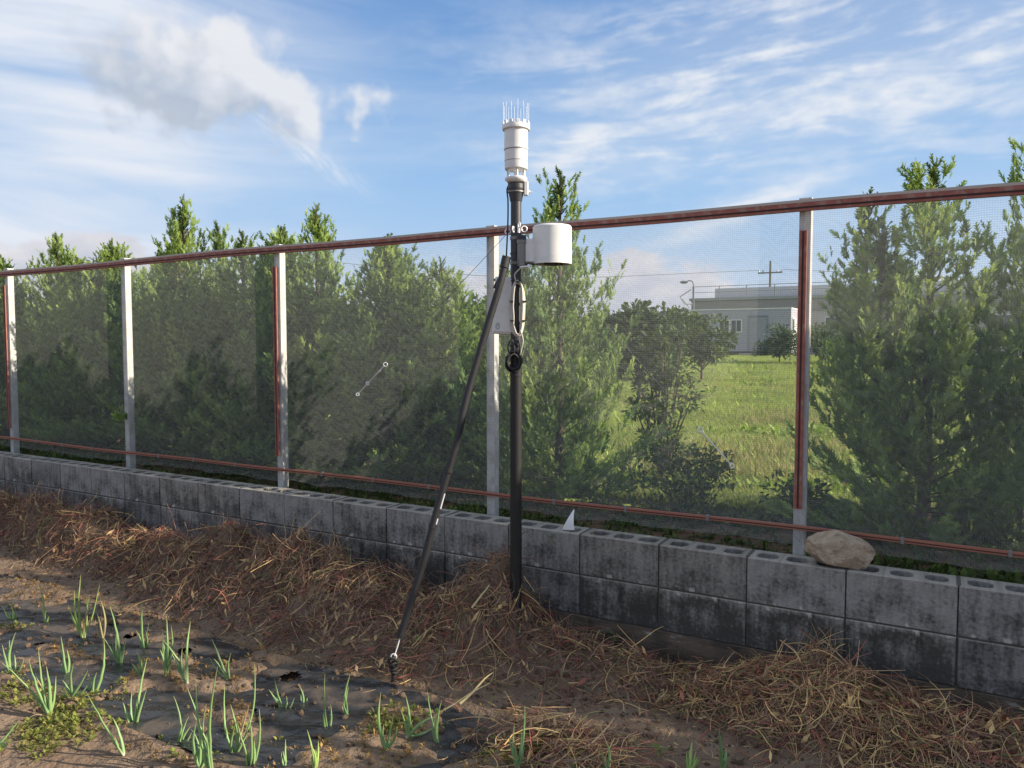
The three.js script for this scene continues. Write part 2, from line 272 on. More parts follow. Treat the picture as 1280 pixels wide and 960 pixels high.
info(mesh('dried_vine_heap', vines(31, 17000, (r) => { for (;;) { const x = -8.2 + r() * 7.25, z = .04 + r() * 1.0, h = heap(x, z), f = table(x, FOOT); if (z < f * 1.04 && h > .003 && r() < .3 + h * 6) return [x, z, false]; if (z < f + .25 && r() < .02) return [x, z, true]; } }, (x, z) => clamp(.10 + .45 * noise(x * 1.3, z * 2 + 8) + smooth(-1.5, -1.0, x) * .45), 1, 16000), M.stem),
  'long brown heap of pulled dried vines lying along the foot of the block wall', 'dried vines', null, 'stuff');
info(mesh('dried_vine_heap', vines(32, 7500, (r) => { for (;;) { const x = -.98 + r() * 2.1, z = .05 + r() * .72, h = heap(x, z); if (h > .004 && r() < .25 + h * 6 && r() < smooth(1.1, .4, x)) return [x, z, false]; if (r() < .02) return [x, z, true]; } }, (x, z) => .30 + .35 * smooth(.25, -.3, x) + .5 * noise(x * 3, z * 3), .85, 8000), M.stem),
  'straw-coloured heap of dried vines below the big stone', 'dried vines', null, 'stuff');
info(mesh('dried_vine_heap', vines(33, 900, (r) => { for (;;) { const x = -1.15 + (r() - .5) * .8, z = .98 + (r() - .5) * .5, h = heapSmall(x, z); if (r() < h * 18) return [x, z, false]; if (r() < .02) return [x, z, true]; } }, () => .5, .9, 900), M.stem),
  'small loose clump of dried vines at the end of the black film', 'dried vines', null, 'stuff');
{ // a few long pale stalks standing out of the heap
  const T = new Tris(), r = rng(8);
  for (const [a, b, w] of [[at(590, 760, 3.3), at(613, 728, 3.35), .006], [at(575, 880, 2.95), at(622, 846, 3.05), .006], [at(520, 905, 2.9), at(610, 850, 3.02), .004], [at(655, 720, 3.5), at(664, 742, 3.45), .002]]) { const d = b.clone().sub(a), l = d.length(); stemInto(T, r, a, d.normalize(), V(0, 1, 0), l, w, [.42, .34, .17], .4, 8); }
  info(mesh('dry_stalks', T.geo(), M.stem), 'pale broad dry stalks sticking out of the vine heap by the pole', 'dry stalks', null, 'stuff');
}

// ------------------------------------------------------------------ the block wall
const WX0 = -12.32, NB = 36, TOP = .567, TH = .15;
function blockTex(seed, dark) {
  return dataTex(512, 256, (u, v) => {
    const sx = seed * 13.7, n = fbm(u * 9 + sx, v * 5 + sx, 5), f = noise(u * 150 + sx, v * 75) * .6 + noise(u * 75, v * 40 + sx) * .5, st = fbm(u * 14 + sx, v * 1.1 + sx, 4), lo = fbm(u * 2.2 + sx + 5, v * 1.6, 3);
    const g2 = fbm(u * 26 + sx, v * 13 + sx, 3); const mould = clamp(dark + lo * .55 + st * .34 + n * .22 + g2 * .35 + f * .26 + .26 * (1 - v) - .10 - smooth(.88, 1, v + n * .1) * .3 * (dark > .5 ? 1 : .2));
    const a = .275 + n * .07 + f * .06; let c = mix3([a, a * .95, a * .885], [.045 + f * .02, .041 + f * .018, .037 + f * .016], smooth(-.1, 1.0, mould) * .97);
    c = mix3(c, [.36, .33, .28], smooth(.965, .99, v) * .7); const streak = smooth(.2, .5, fbm(u * 18 + sx, v * .7 + 2, 3)) * smooth(.05, .8, v); c = mix3(c, [c[0] * .55, c[1] * .54, c[2] * .52], streak * (dark > .5 ? .75 : .35)); const lime = smooth(.22, .5, fbm(u * 7 + sx + 2, v * 2 + 3, 4)) * smooth(.10, .02, Math.abs(v - (dark > .5 ? .97 : .03))); c = mix3(c, [.5, .48, .44], lime * .75);
    return c;
  }, true, false);
}
const blockBump = dataTex(512, 512, (u, v) => { const n = .5 + .3 * noise(u * 120, v * 120, 120) + .3 * fbm(u * 20, v * 20, 4, 20); return [n, n, n]; });
const blockMats = [0, 1].map((c) => [0, 1, 2, 3, 4].map((k) => new THREE.MeshStandardMaterial({ color: rgb(...[[1, 1, 1], [.86, .86, .87], [1.1, 1.08, 1.05], [.95, .93, .9], [1.04, 1.03, 1.02], [.8, .79, .78], [1, .97, .93]][k]), map: blockTex(k + c * 7 + 1, [.34, .26, .46, .36, .2, .3, .4][k] + c * [.34, .2, .3, .4, .26, .36, .3][k]), bumpMap: blockBump, bumpScale: .004, roughness: .95 })));
function hollowBlock(jit) {
  const L = .3935, s = new THREE.Shape(); s.moveTo(-L / 2, 0); s.lineTo(L / 2, 0); s.lineTo(L / 2, TH); s.lineTo(-L / 2, TH); s.closePath();
  for (const cx of [-.125, 0, .125]) { const h = new THREE.Path(), a = .043 + jit * .002, b0 = .031, b1 = TH - .031, k = .018; h.moveTo(cx - a + k, b0); h.lineTo(cx - a, b0 + k); h.lineTo(cx - a, b1 - k); h.lineTo(cx - a + k, b1); h.lineTo(cx + a - k, b1); h.lineTo(cx + a, b1 - k); h.lineTo(cx + a, b0 + k); h.lineTo(cx + a - k, b0); h.closePath(); s.holes.push(h); }
  const g = new THREE.ExtrudeGeometry(s, { depth: .190, bevelEnabled: true, bevelThickness: .003, bevelSize: .003, bevelOffset: -.003, bevelSegments: 1, curveSegments: 2 });
  g.rotateX(-Math.PI / 2);                    // y up; front face towards z = 0
  g.translate(0, .003, 0); return faceUV(strip(g), L, .196, TH);
}
function faceUV(g, L, H) { const p = g.attributes.position, n = g.attributes.normal, uv = new Float32Array(p.count * 2); for (let i = 0; i < p.count; i++) { const x = p.getX(i) / L + .5, y = p.getY(i) / H; if (Math.abs(n.getY(i)) > .6) { uv[2 * i] = x; uv[2 * i + 1] = n.getY(i) > 0 ? .982 + p.getZ(i) * .01 : .5; } else { uv[2 * i] = x; uv[2 * i + 1] = clamp(y, .01, .99); } } g.setAttribute('uv', new THREE.BufferAttribute(uv, 2)); return g; }
const topGeo = [0, 1, 2].map((k) => hollowBlock(k - 1));
const lowGeo = (() => { const g = new RoundedBoxGeometry(.3935, .196, TH, 1, .004); g.translate(0, .098, -TH / 2); return faceUV(strip(g), .395, .196, TH); })();
const wall = thing('block_wall', 'low grey concrete block wall with mould stains and open cells on top', 'wall');
{
  const r = rng(3), joints = [];
  const footMat = new THREE.MeshStandardMaterial({ map: grain(dataTex(512, 256, (u, v) => { const n = fbm(u * 8, v * 4, 5, 8), s = fbm(u * 20, v * 2 + 3, 4, 20), w = smooth(.35, .55, fbm(u * 12 + 4, v * 6, 4, 12)) * smooth(.8, 1, v); return mix3(mix3([.135, .10, .072], [.05, .04, .031], clamp(.45 + n + s * .5)), [.4, .38, .34], w * .6); }, true), 1), bumpMap: blockBump, bumpScale: .006, roughness: .97 });
  const foot = box(16, .30, .15, -5.3, .01, -.065); { const uv = foot.attributes.uv; for (let i = 0; i < uv.count; i++) uv.setXY(i, uv.getX(i) * .7, uv.getY(i) * 3.2 + .49); }
  mesh('footing', foot, footMat, wall);
  for (let i = 0; i < NB; i++) {
    const x = WX0 + .4 * i + .2;
    for (let c = 0; c < 2; c++) {
      const b = mesh('block', c ? topGeo[Math.floor(r() * 3)] : lowGeo, blockMats[1 - c][Math.floor(r() * 5)], wall);
      b.position.set(x + (r() - .5) * .003, .163 + c * .203 + (r() - .5) * .002, (r() - .5) * .005); b.rotation.y = (r() - .5) * .008; 
    }
    if (i) joints.push(box(.014, .40, TH - .016, WX0 + .4 * i, .363, -TH / 2));
  }
  for (const y of [.163, .3595]) joints.push(box(NB * .4 - .02, y < .2 ? .006 : .012, TH - .012, WX0 + NB * .2, y, -TH / 2));
  mesh('mortar', merge(joints), std(.085, .078, .068, .97, { bumpMap: blockBump, bumpScale: .006 }), wall);
  // earth inside the open cells
  mesh('cell_fill', box(NB * .4 - .02, .05, .05, WX0 + NB * .2, .46, -TH / 2), std(.06, .05, .035, 1, { bumpMap: soilBump, bumpScale: .01 }), wall);
}
// ------------------------------------------------------------------ ground behind: weedy strip and meadow
const backY = (x, z) => .47 + (z > -60 ? .03 * fbm(x * .5, z * .5, 3) + smooth(-.2, -1.2, z) * .02 + smooth(-8, -45, z) * .12 : .12);
const meadowTex = dataTex(512, 512, (u, v) => { const a = fbm(u * 6, v * 6, 6, 6), b = smooth(.1, .5, fbm(u * 14 + 4, v * 14, 4, 14)); return mix3(mix3([.21, .29, .055], [.30, .37, .08], clamp(.5 + a)), [.26, .24, .10], b * .35); }, true);
const meadow = mesh('meadow_ground', merge([sheet(-16, 6, -20, -.13, 160, 120, backY), sheet(-400, -16, -400, -.13, 20, 20, () => .5), sheet(6, 400, -400, -.13, 20, 20, () => .5), sheet(-16, 6, -400, -20, 10, 40, (x, z) => z > -21 ? backY(x, z) : z > -60 ? .56 : .5)]), new THREE.MeshStandardMaterial({ map: grain(meadowTex, .25), bumpMap: grain(soilBump, .6), bumpScale: .03, roughness: .97 }));
info(meadow, 'grassy meadow ground behind the fence reaching to the sheds', 'meadow', null, 'structure');
const strip0 = mesh('bare_strip', sheet(-16, 3, -1.25, -.15, 260, 24, (x, z) => backY(x, z) + .012 + .012 * fbm(x * 5, z * 5, 3) - .04 * smooth(-.85, -1.25, z + .25 * noise(x * 1.5, 4))), new THREE.MeshStandardMaterial({ map: grain(soilTex, 1.1), color: rgb(.55, .48, .4), bumpMap: grain(soilBump, 1.4), bumpScale: .015, roughness: .97 }));
info(strip0, 'bare brown earth strip between the wall and the conifer row', 'earth strip', null, 'structure');
function blades(seed, n, h, w, cols, spread) {
  const r = rng(seed), T = new Tris();
  for (let i = 0; i < n; i++) {
    const a = r() * 6.283, l = h * (.5 + .7 * r()), o = V((r() - .5) * spread, 0, (r() - .5) * spread), d = V(Math.cos(a), 0, Math.sin(a)), s = V(-d.z, 0, d.x).multiplyScalar(w * (.6 + .6 * r())), b = .15 + .6 * r(), c = cols[Math.floor(r() * cols.length)];
    const m = o.clone().addScaledVector(d, l * b * .35).add(V(0, l * .6, 0)), t = o.clone().addScaledVector(d, l * b).add(V(0, l * (1 - b * .35), 0));
    T.tri(o.clone().sub(s), o.clone().add(s), m.clone().add(s.clone().multiplyScalar(.8)), c); T.tri(o.clone().sub(s), m.clone().add(s.clone().multiplyScalar(.8)), m.clone().addScaledVector(s, -.8), c); T.tri(m.clone().addScaledVector(s, -.8), m.clone().addScaledVector(s, .8), t, c);
  }
  return T.geo();
}
function scatter(name, geo, mat, n, seed, place, label, category) {
  const im = new THREE.InstancedMesh(geo, mat, n), r = rng(seed), m = new THREE.Matrix4(), q = new THREE.Quaternion();
  for (let i = 0; i < n; i++) { const [x, y, z, s, t, tilt = .2] = place(r); q.setFromEuler(new THREE.Euler((r() - .5) * tilt, r() * 6.283, (r() - .5) * tilt)); im.setMatrixAt(i, m.compose(V(x, y, z), q, V(s, s * (.8 + .4 * r()), s))); im.setColorAt(i, rgb(t[0], t[1], t[2])); }
  im.name = numbered(name); im.castShadow = im.receiveShadow = true; scene.add(im); return info(im, label, category, null, 'stuff');
}
const G1 = [.33, .46, .075], G2 = [.26, .39, .06], G3 = [.44, .53, .11], G4 = [.36, .36, .15];
scatter('meadow_grass', blades(41, 12, .09, .0035, [G1, G2, G3, G1, G4], .12), M.grass, 90000, 42, (r) => {
  const d = 1.2 + 46 * r() ** 1.9, a = (-58 + 66 * r()) * R, x = d * Math.tan(a) * .75 + (r() - .5) * 3 - .5, z = -d, k = 1 + .35 * noise(x * .6, z * .6) * 2 + d * .018, t = .8 + .45 * r() + .5 * noise(x * .9 + 4, z * .9); return [x, backY(x, z), z, k, [t, t * (.95 + .1 * r()), t]];
}, 'short green meadow grass behind the fence, bright in the sun', 'grass');
scatter('meadow_weeds', leafRosette(57, 22, .12, .014, [[.30, .42, .07], [.22, .34, .055], [.38, .46, .10]]), M.leaf, 5200, 58, (r) => {
  const d = 1.6 + 30 * r() ** 2.2, a = (-45 + 40 * r()) * R, x = d * Math.tan(a) * .75 + (r() - .5) * 3, z = -d, q = noise(x * .7 + 20, z * .7), t = .7 + .6 * r(); return [x, backY(x, z), z, (.35 + .75 * r()) * clamp(.6 + q * 1.4, .15, 1.4) * (1 + d * .02), [t, t, t]];
}, 'broad-leaved weeds mixed into the sunny meadow', 'weeds');
scatter('dry_meadow_tufts', blades(59, 14, .11, .003, [[.45, .40, .18], [.36, .34, .13], [.30, .30, .10]], .16), M.grass, 3500, 60, (r) => {
  const d = 2 + 36 * r() ** 1.8, a = (-45 + 42 * r()) * R, x = d * Math.tan(a) * .75 + (r() - .5) * 3, z = -d, q = noise(x * .5 + 7, z * .5 + 9), t = .7 + .5 * r(); return [x, backY(x, z), z, q > 0 ? .7 + r() : .02, [t, t, t]];
}, 'straw-coloured dry tufts in the meadow grass', 'grass');
// leafy weeds at the foot of the net and in the shade of the row
function leafRosette(seed, n, l, w, cols) {
  const r = rng(seed), T = new Tris();
  for (let i = 0; i < n; i++) {
    const a = r() * 6.283, e = .2 + 1.0 * r(), d = V(Math.cos(a) * Math.cos(e), Math.sin(e), Math.sin(a) * Math.cos(e)), k = l * (.5 + r()), s = V(-Math.sin(a), 0, Math.cos(a)).multiplyScalar(w * (.6 + .7 * r())), o = d.clone().multiplyScalar(k * .35 * r()), m = o.clone().addScaledVector(d, k * .5), t = o.clone().addScaledVector(d, k).add(V(0, -k * .25, 0)), c = cols[Math.floor(r() * cols.length)];
    T.tri(o, m.clone().add(s), m.clone().addScaledVector(s, -1), c); T.tri(m.clone().add(s), t, m.clone().addScaledVector(s, -1), c);
  }
  return T.geo();
}
scatter('weeds', leafRosette(51, 16, .065, .0085, [[.15, .22, .04], [.11, .18, .035], [.08, .13, .03]]), M.leaf, 7000, 52, (r) => { const x = -10 + 12 * r(), z = -.2 - 1.0 * r() ** 1.3, s = .3 + .8 * r() * (.5 + 1.8 * Math.max(0, noise(x * 1.5, z * 2))), t = .5 + .45 * r(); return [x, backY(x, z), z, s, [t, t, t]]; }, 'leafy green weeds growing behind the wall under the net', 'weeds');
scatter('bed_weeds', leafRosette(53, 9, .02, .0045, [[.20, .26, .05], [.13, .22, .05], [.28, .27, .07]]), M.leaf, 800, 54, (r) => {
  const c = [[68, 915], [48, 935], [85, 905], [110, 880], [120, 905], [16, 780], [30, 880], [260, 945], [290, 940], [505, 918], [20, 870], [640, 950], [880, 880], [700, 940], [140, 885], [15, 655]][Math.floor(r() * 16)], p = onGround(c[0] + (r() + r() - 1) * 60, c[1] + (r() + r() - 1) * 24), t = .7 + .6 * r(); return [p.x, soilY(p.x, p.z) + .004, p.z, .5 + .9 * r(), [t, t, t]];
}, 'tiny yellow-green weeds sprouting between the onions', 'weeds');
scatter('dry_litter', leafRosette(55, 9, .022, .004, [[.42, .28, .10], [.34, .21, .08], [.24, .16, .06]]), M.leaf, 1500, 56, (r) => { const x = -5 + 4 * r(), z = .8 + .9 * r(), y = Math.max(soilY(x, z), -1), k = patchy(x, z) > .12 ? 1 : .25, t = .7 + .6 * r(); return [x, r() < k ? y + .003 : -.5, z, .4 + .8 * r(), [t, t, t]]; }, 'ochre dry moss and leaf litter on the bed', 'leaf litter');

// ------------------------------------------------------------------ conifers
function spray(T, r, o, d, len, col) {
  const ref = Math.abs(d.y) > .9 ? V(1, 0, 0) : V(0, 1, 0), s = d.clone().cross(ref).normalize().applyAxisAngle(d, r() * 6.283), n = s.clone().cross(d);
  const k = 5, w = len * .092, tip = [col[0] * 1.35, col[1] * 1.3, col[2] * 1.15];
  T.tri(o.clone().addScaledVector(s, -w * .5), o.clone().addScaledVector(s, w * .5), o.clone().addScaledVector(d, len), col);
  for (let i = 0; i < k; i++) for (const g of [-1, 1]) {
    const t = (i + .3 + .4 * r()) / k, b = o.clone().addScaledVector(d, len * t * .85), l = len * (.46 - .28 * t) * (.8 + .4 * r()), e = b.clone().addScaledVector(d, l * .8).addScaledVector(s, g * l * .62).addScaledVector(n, (r() - .5) * l * .7);
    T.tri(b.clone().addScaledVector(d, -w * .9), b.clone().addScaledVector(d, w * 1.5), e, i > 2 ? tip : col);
  }
}
function coniferGeos(seed, { H, Rm, nb = 150, dens = 1, leaders = 1, sparse = 0 }) {
  const r = rng(seed), T = new Tris(), wood = [];
  wood.push(rod(V(0, -.05, 0), V(0, H * .55, 0), .035, 7, .02), rod(V(0, H * .55, 0), V(0, H * .95, 0), .02, 6, .006));
  const axes = [[0, 0, H]]; for (let i = 1; i < leaders; i++) { const a = r() * 6.283; axes.push([Math.cos(a) * Rm * .42, Math.sin(a) * Rm * .42, H * (.72 + .2 * r())]); }
  for (const [ax, az, h] of axes) {
    if (ax || az) wood.push(rod(V(0, h * .25, 0), V(ax, h * .6, az), .018, 5, .012), rod(V(ax, h * .6, az), V(ax, h * .95, az), .012, 5, .004));
    const n = Math.round(nb / axes.length * (ax || az ? .8 : 1.2));
    for (let i = 0; i < n; i++) {
      const t = .015 + .955 * ((i + r()) / n) ** 1.05, a = r() * 6.283, prof = (t < .1 ? .88 + t * 1.2 : 1) * (1 - t) ** .55 * (.55 + .45 * smooth(1.05, .3, t)) + .085;
      let L = Rm * prof * (.78 + .42 * r()) * (1 + .34 * noise(a * 1.1 + seed, t * 5)); if (ax || az) L *= .72;
      const y0 = h * t * .93, rise = lerp(.12, .8, smooth(0, .22, t)) + .85 * t, o = V(ax * smooth(.1, .6, t), y0, az * smooth(.1, .6, t)), d0 = V(Math.cos(a), rise * .55, Math.sin(a)).normalize(), d1 = V(Math.cos(a) * .55, rise, Math.sin(a) * .55).normalize();
      const mid = o.clone().addScaledVector(d0, L * .55), end = mid.clone().addScaledVector(d1, L * .62);
      if (L > .12 && i % 2 === 0) wood.push(rod(o, mid, .006, 3, .003));
      const c0 = [.12, .205, .06], c1 = [.28, .37, .085], cm = mix3(c0, c1, clamp(r() * .9 + t * .35 - .15)), m = Math.max(4, Math.round(L * 63 * dens * (1.18 - .3 * t - sparse * t)));  // sprays turn yellow-green higher up: sunlit crown tops put into the colour
      for (let j = 0; j < m; j++) {
        const q = .18 + .82 * ((j + r()) / m), p = q < .5 ? o.clone().lerp(mid, q * 2) : mid.clone().lerp(end, q * 2 - 1), d = (q < .5 ? d0 : d1).clone().multiplyScalar(.8).add(V((r() - .5) * 1.5, .5 + (r() - .5) * .8, (r() - .5) * 1.5)).normalize(), v = .75 + .5 * r();
        p.add(V((r() - .5) * .06, (r() - .5) * .06, (r() - .5) * .06));
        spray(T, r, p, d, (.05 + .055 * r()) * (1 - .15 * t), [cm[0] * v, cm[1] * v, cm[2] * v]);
      }
    }
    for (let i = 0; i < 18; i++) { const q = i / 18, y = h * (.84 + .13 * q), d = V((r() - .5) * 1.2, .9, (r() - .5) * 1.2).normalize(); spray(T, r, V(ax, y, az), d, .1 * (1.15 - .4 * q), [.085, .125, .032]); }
  }
  return { wood: merge(wood), crown: T.geo() };
}
const KINDS = [
  coniferGeos(101, { H: 2.0, Rm: .64, nb: 230 }), coniferGeos(102, { H: 2.0, Rm: .68, nb: 240, leaders: 3 }), coniferGeos(103, { H: 2.0, Rm: .6, nb: 230, leaders: 2 }),
  coniferGeos(104, { H: 2.0, Rm: .66, nb: 260, leaders: 3, dens: 1.0, sparse: .25 }), coniferGeos(105, { H: 2.0, Rm: .58, nb: 190, leaders: 2, dens: .8, sparse: .4 })];
const protos = [];
function conifer(kind, x, z, topY, wide, turn, label) {
  const y = backY(x, z), s = (topY - y) / 2.0; let t = protos[kind];
  if (!t) { t = protos[kind] = thing('conifer_tree', label, 'conifer', [0, 0, 0], 'conifers in the row behind the net fence'); mesh('trunk', KINDS[kind].wood, M.bark, t); mesh('crown', KINDS[kind].crown, M.needle, t); }
  else { t = t.clone(); t.name = numbered('conifer_tree'); t.userData = { ...t.userData, label }; scene.add(t); }
  t.position.set(x, y, z); t.rotation.y = turn; t.scale.set(wide * 1.08, s, wide * 1.08);
}
for (const a of [
  [0, -8.75, -1.05, 2.45, 1.05, 0, 'dark conifer behind the net at the far end of the row'],
  [1, -8.05, -1.25, 2.66, 1, 1, 'conifer with a pale pointed top, second from the far end of the row'],
  [2, -7.45, -1.1, 2.36, 1.05, 2, 'short conifer just topping the rail in the farthest bay'],
  [0, -6.95, -1.15, 2.52, 1, 3.1, 'conifer with a thin feathery top beside the second grey post'],
  [1, -6.2, -1.25, 2.42, 1.15, 4, 'full conifer whose top stays low behind the rail, left of the tallest one'],
  [2, -5.72, -1.0, 2.78, 1.02, .6, 'tallest dense conifer rising well above the rail in the second bay'],
  [3, -5.05, -1.05, 2.45, 1.0, 2.2, 'conifer with a ragged tip, right of the tallest one in the second bay'],
  [0, -4.6, -1.05, 2.44, .9, 5, 'slim conifer tip just right of the red-striped post in the third bay'],
  [2, -4.18, -1.0, 2.58, .92, 3.6, 'bright pointed conifer topping the rail in the third bay'],
  [0, -3.5, -1.0, 2.3, 1.0, 1.4, 'conifer reaching just to the rail behind the left guy wire turnbuckle'],
  [2, -3.2, -1.25, 2.15, 1.0, 2.9, 'lower conifer to the right of the left guy wire turnbuckle'],
  [1, -2.75, -1.2, 1.55, .72, .3, 'low conifer bush behind the black conduit'],
  [3, -2.12, -1.0, 2.62, .88, .9, 'conifer whose tip rises just behind the white sensor housing'],
  [1, -.06, -1.0, 2.44, 1.0, 2.0, 'dark spreading conifer to the right of the red-striped near post'],
  [3, .36, -1.15, 2.56, .7, 4.4, 'thin topped conifer at the right edge beside the dark spreading one'],
  [0, 1.9, -1.0, 2.75, 0.85, 2, 'conifer farther along the row outside to the right'], [1, 2.6, -1.05, 2.9, 0.85, 5, 'conifer farther along the row outside to the right'], [2, 4.6, -1.1, 3.2, 1.1, 1, 'conifer farther along the row outside to the right'], [1, 5.3, -1.0, 3.5, 1.2, 5, 'conifer farther along the row outside to the right'], [0, 6.1, -1.1, 3.7, 1.25, 3, 'conifer farther along the row outside to the right'], [2, 6.7, -1.0, 3.7, 1.3, 0.5, 'conifer farther along the row outside to the right'],  // unseen trees; the taller ones added and spaced to shade the ground
  [1, -9.6, -1.1, 2.6, 1.05, 2, 'conifer farther along the row outside to the left'],
]) conifer(...a);

// ------------------------------------------------------------------ broad-leaved shrubs and fruit trees
function leafy(seed, { H, Rw, stem = .3, n = 1500, leaf = .06, cols, clumps = 16, flat = .8 }) {
  const r = rng(seed), T = new Tris(), wood = [rod(V(0, -.05, 0), V(0, H * stem, 0), H * .022, 6, H * .016)];
  const cs = []; for (let i = 0; i < clumps; i++) { const a = r() * 6.283, q = r() ** .6, y = H * (stem + (1 - stem) * (.1 + .85 * r())), w = Rw * q * Math.sqrt(Math.max(.12, 1 - ((y / H - stem - (1 - stem) * .45) / (.62 * (1 - stem))) ** 2)), c = V(Math.cos(a) * w, y, Math.sin(a) * w); cs.push([c, Rw * (.24 + .22 * r())]); wood.push(rod(V(0, H * stem * (.5 + .45 * r()), 0), c, H * .009, 4, H * .003)); }
  for (let i = 0; i < n; i++) {
    const [c, cr] = cs[i % clumps], u = V(r() - .5, (r() - .5) * flat, r() - .5).normalize().multiplyScalar(cr * r() ** .45), o = c.clone().add(u), d = V(r() - .5, r() * .7 - .2, r() - .5).addScaledVector(u.clone().normalize(), .7).normalize(), s = d.clone().cross(V(r() - .5, 1, r() - .5)).normalize(), l = leaf * (.6 + .8 * r()), w = l * .27, v = .75 + .5 * r(), k = cols[Math.floor(r() * cols.length)], col = [k[0] * v, k[1] * v, k[2] * v], m = o.clone().addScaledVector(d, l * .45), t = o.clone().addScaledVector(d, l).add(V(0, -l * .12, 0));
    T.tri(o, m.clone().addScaledVector(s, w).add(V(0, w * .3, 0)), t, col); T.tri(o, t, m.clone().addScaledVector(s, -w).add(V(0, w * .3, 0)), col);
  }
  return { wood: merge(wood), crown: T.geo() };
}
const DK = [[.045, .075, .022], [.06, .095, .028], [.08, .115, .03]], LT = [[.13, .185, .04], [.10, .155, .035], [.17, .21, .05]];
function shrub(name, label, category, [x, y, z], spec, seed, group) { const g = leafy(seed, spec), t = thing(name, label, category, [x, y, z], group); mesh('trunk', g.wood, M.bark, t); mesh('crown', g.crown, M.leaf, t); return t; }
const gb = (px, py) => { const p = onGround(px, py, .5); return [p.x, backY(p.x, p.z), p.z]; };
shrub('young_tree', 'dark young fruit tree with loose leaves in the gap between the conifers', 'tree', [-1.72, .47, -1.85], { H: 1.25, Rw: .22, stem: .07, n: 1900, leaf: .045, cols: [DK[2], LT[1], LT[1], LT[0], LT[0]], clumps: 22 }, 201);
shrub('bush', 'low dark bush in front of the young fruit tree', 'bush', [-1.32, .47, -.95], { H: .42, Rw: .27, stem: .12, n: 1700, leaf: .035, cols: [...DK, LT[1]], clumps: 18 }, 202);
shrub('bush', 'low dark bush at the foot of the red-striped near post, behind the net', 'bush', [-.72, .47, -.95], { H: .22, Rw: .2, stem: .1, n: 700, leaf: .045, cols: [...DK, LT[1]], clumps: 14 }, 203);
for (const [px, pyTop, d, w, label, s] of [
  [800, 384, 13, .6, 'grey-green fruit tree left of the young tree, nearest the meadow', 211], [878, 396, 19, .8, 'spreading fruit tree with a bright top in front of the pale prefab shed', 212], [826, 390, 24, .9, 'fruit tree farther back at the left edge of the meadow', 213],
  [975, 412, 33, .95, 'round fruit tree before the right end of the prefab shed', 214], [1033, 408, 31, 1.1, 'round fruit tree between the prefab shed and the dark conifer', 215], [762, 398, 20, .9, 'fruit tree half hidden beside the conifer behind the sensor housing', 216]]) {
  const p = at(px, pyTop, d), y = backY(p.x, p.z); shrub('fruit_tree', label, 'fruit tree', [p.x, y, p.z], { H: p.y - y, Rw: w, stem: .3, n: 2600, leaf: .13, cols: [DK[2], LT[1], LT[1], ...(s === 212 ? LT : [DK[1]])], clumps: 22, flat: .8 }, s, 'fruit trees in the meadow');
}
for (const [px, pyTop, d, w, label, s] of [[585, 404, 8.5, 1.15, 'light green leafy shrub seen between the conduit and the conifers', 221], [548, 398, 10, 1.3, 'light green leafy shrub farther left behind the conifers', 222], [612, 392, 11, 1.3, 'light green leafy shrub behind the grey middle post', 223], [440, 372, 11, 1.5, 'leafy shrub behind the gap in the third bay', 224], [650, 385, 14, 1.5, 'leafy shrub behind the black pole', 225]]) {
  const p = at(px, pyTop, d), y = backY(p.x, p.z); shrub('leafy_shrub', label, 'shrub', [p.x, y, p.z], { H: p.y - y, Rw: w, stem: .08, n: 3000, leaf: .11, cols: LT, clumps: 26 }, s, 'leafy shrubs behind the row');
}
{ // thin tall stalks of weeds behind the net
  for (const [pts, label, seed] of [[[[835, 640], [862, 655], [885, 640]], 'tall thin green weeds behind the net under the right guy wire', 1], [[[1062, 665], [1078, 650]], 'thin pale bare weed stalks behind the net beside the stone', 2], [[[1118, 680]], 'bent dry grass stalk behind the net right of the stone', 3], [[[520, 610], [540, 612]], 'pale thin grass stalks behind the net left of the conduit', 4]]) {
    const T = new Tris(), r = rng(300 + seed), c = seed === 1 ? [.13, .17, .06] : [.27, .25, .15];
    for (const [px, py] of pts) { const b = onGround(px, py, .5); b.z = Math.min(b.z, -.32); for (let i = 0; i < (seed === 1 ? 7 : 4); i++) { const o = b.clone().add(V((r() - .5) * .12, -.02, (r() - .5) * .1)), L = .22 + .3 * r(); stemInto(T, r, o, V((r() - .5) * .5, 1, (r() - .5) * .4).normalize(), V(r() - .5, .1, r() - .5).normalize(), L, .0022, c, 1.1, 8); if (seed === 1) for (let k = 0; k < 9; k++) { const q = o.clone().add(V((r() - .5) * .09, L * (.3 + .7 * r()), (r() - .5) * .09)), d = V(r() - .5, r() - .2, r() - .5).normalize().multiplyScalar(.05), s = V(r() - .5, r() - .5, r() - .5).normalize().multiplyScalar(.006); T.tri(q.clone().sub(s), q.clone().add(s), q.clone().add(d), [.11, .16, .045]); } } }
    info(mesh('tall_weeds', T.geo(), M.stem), label, 'weeds', null, 'stuff');
  }
}
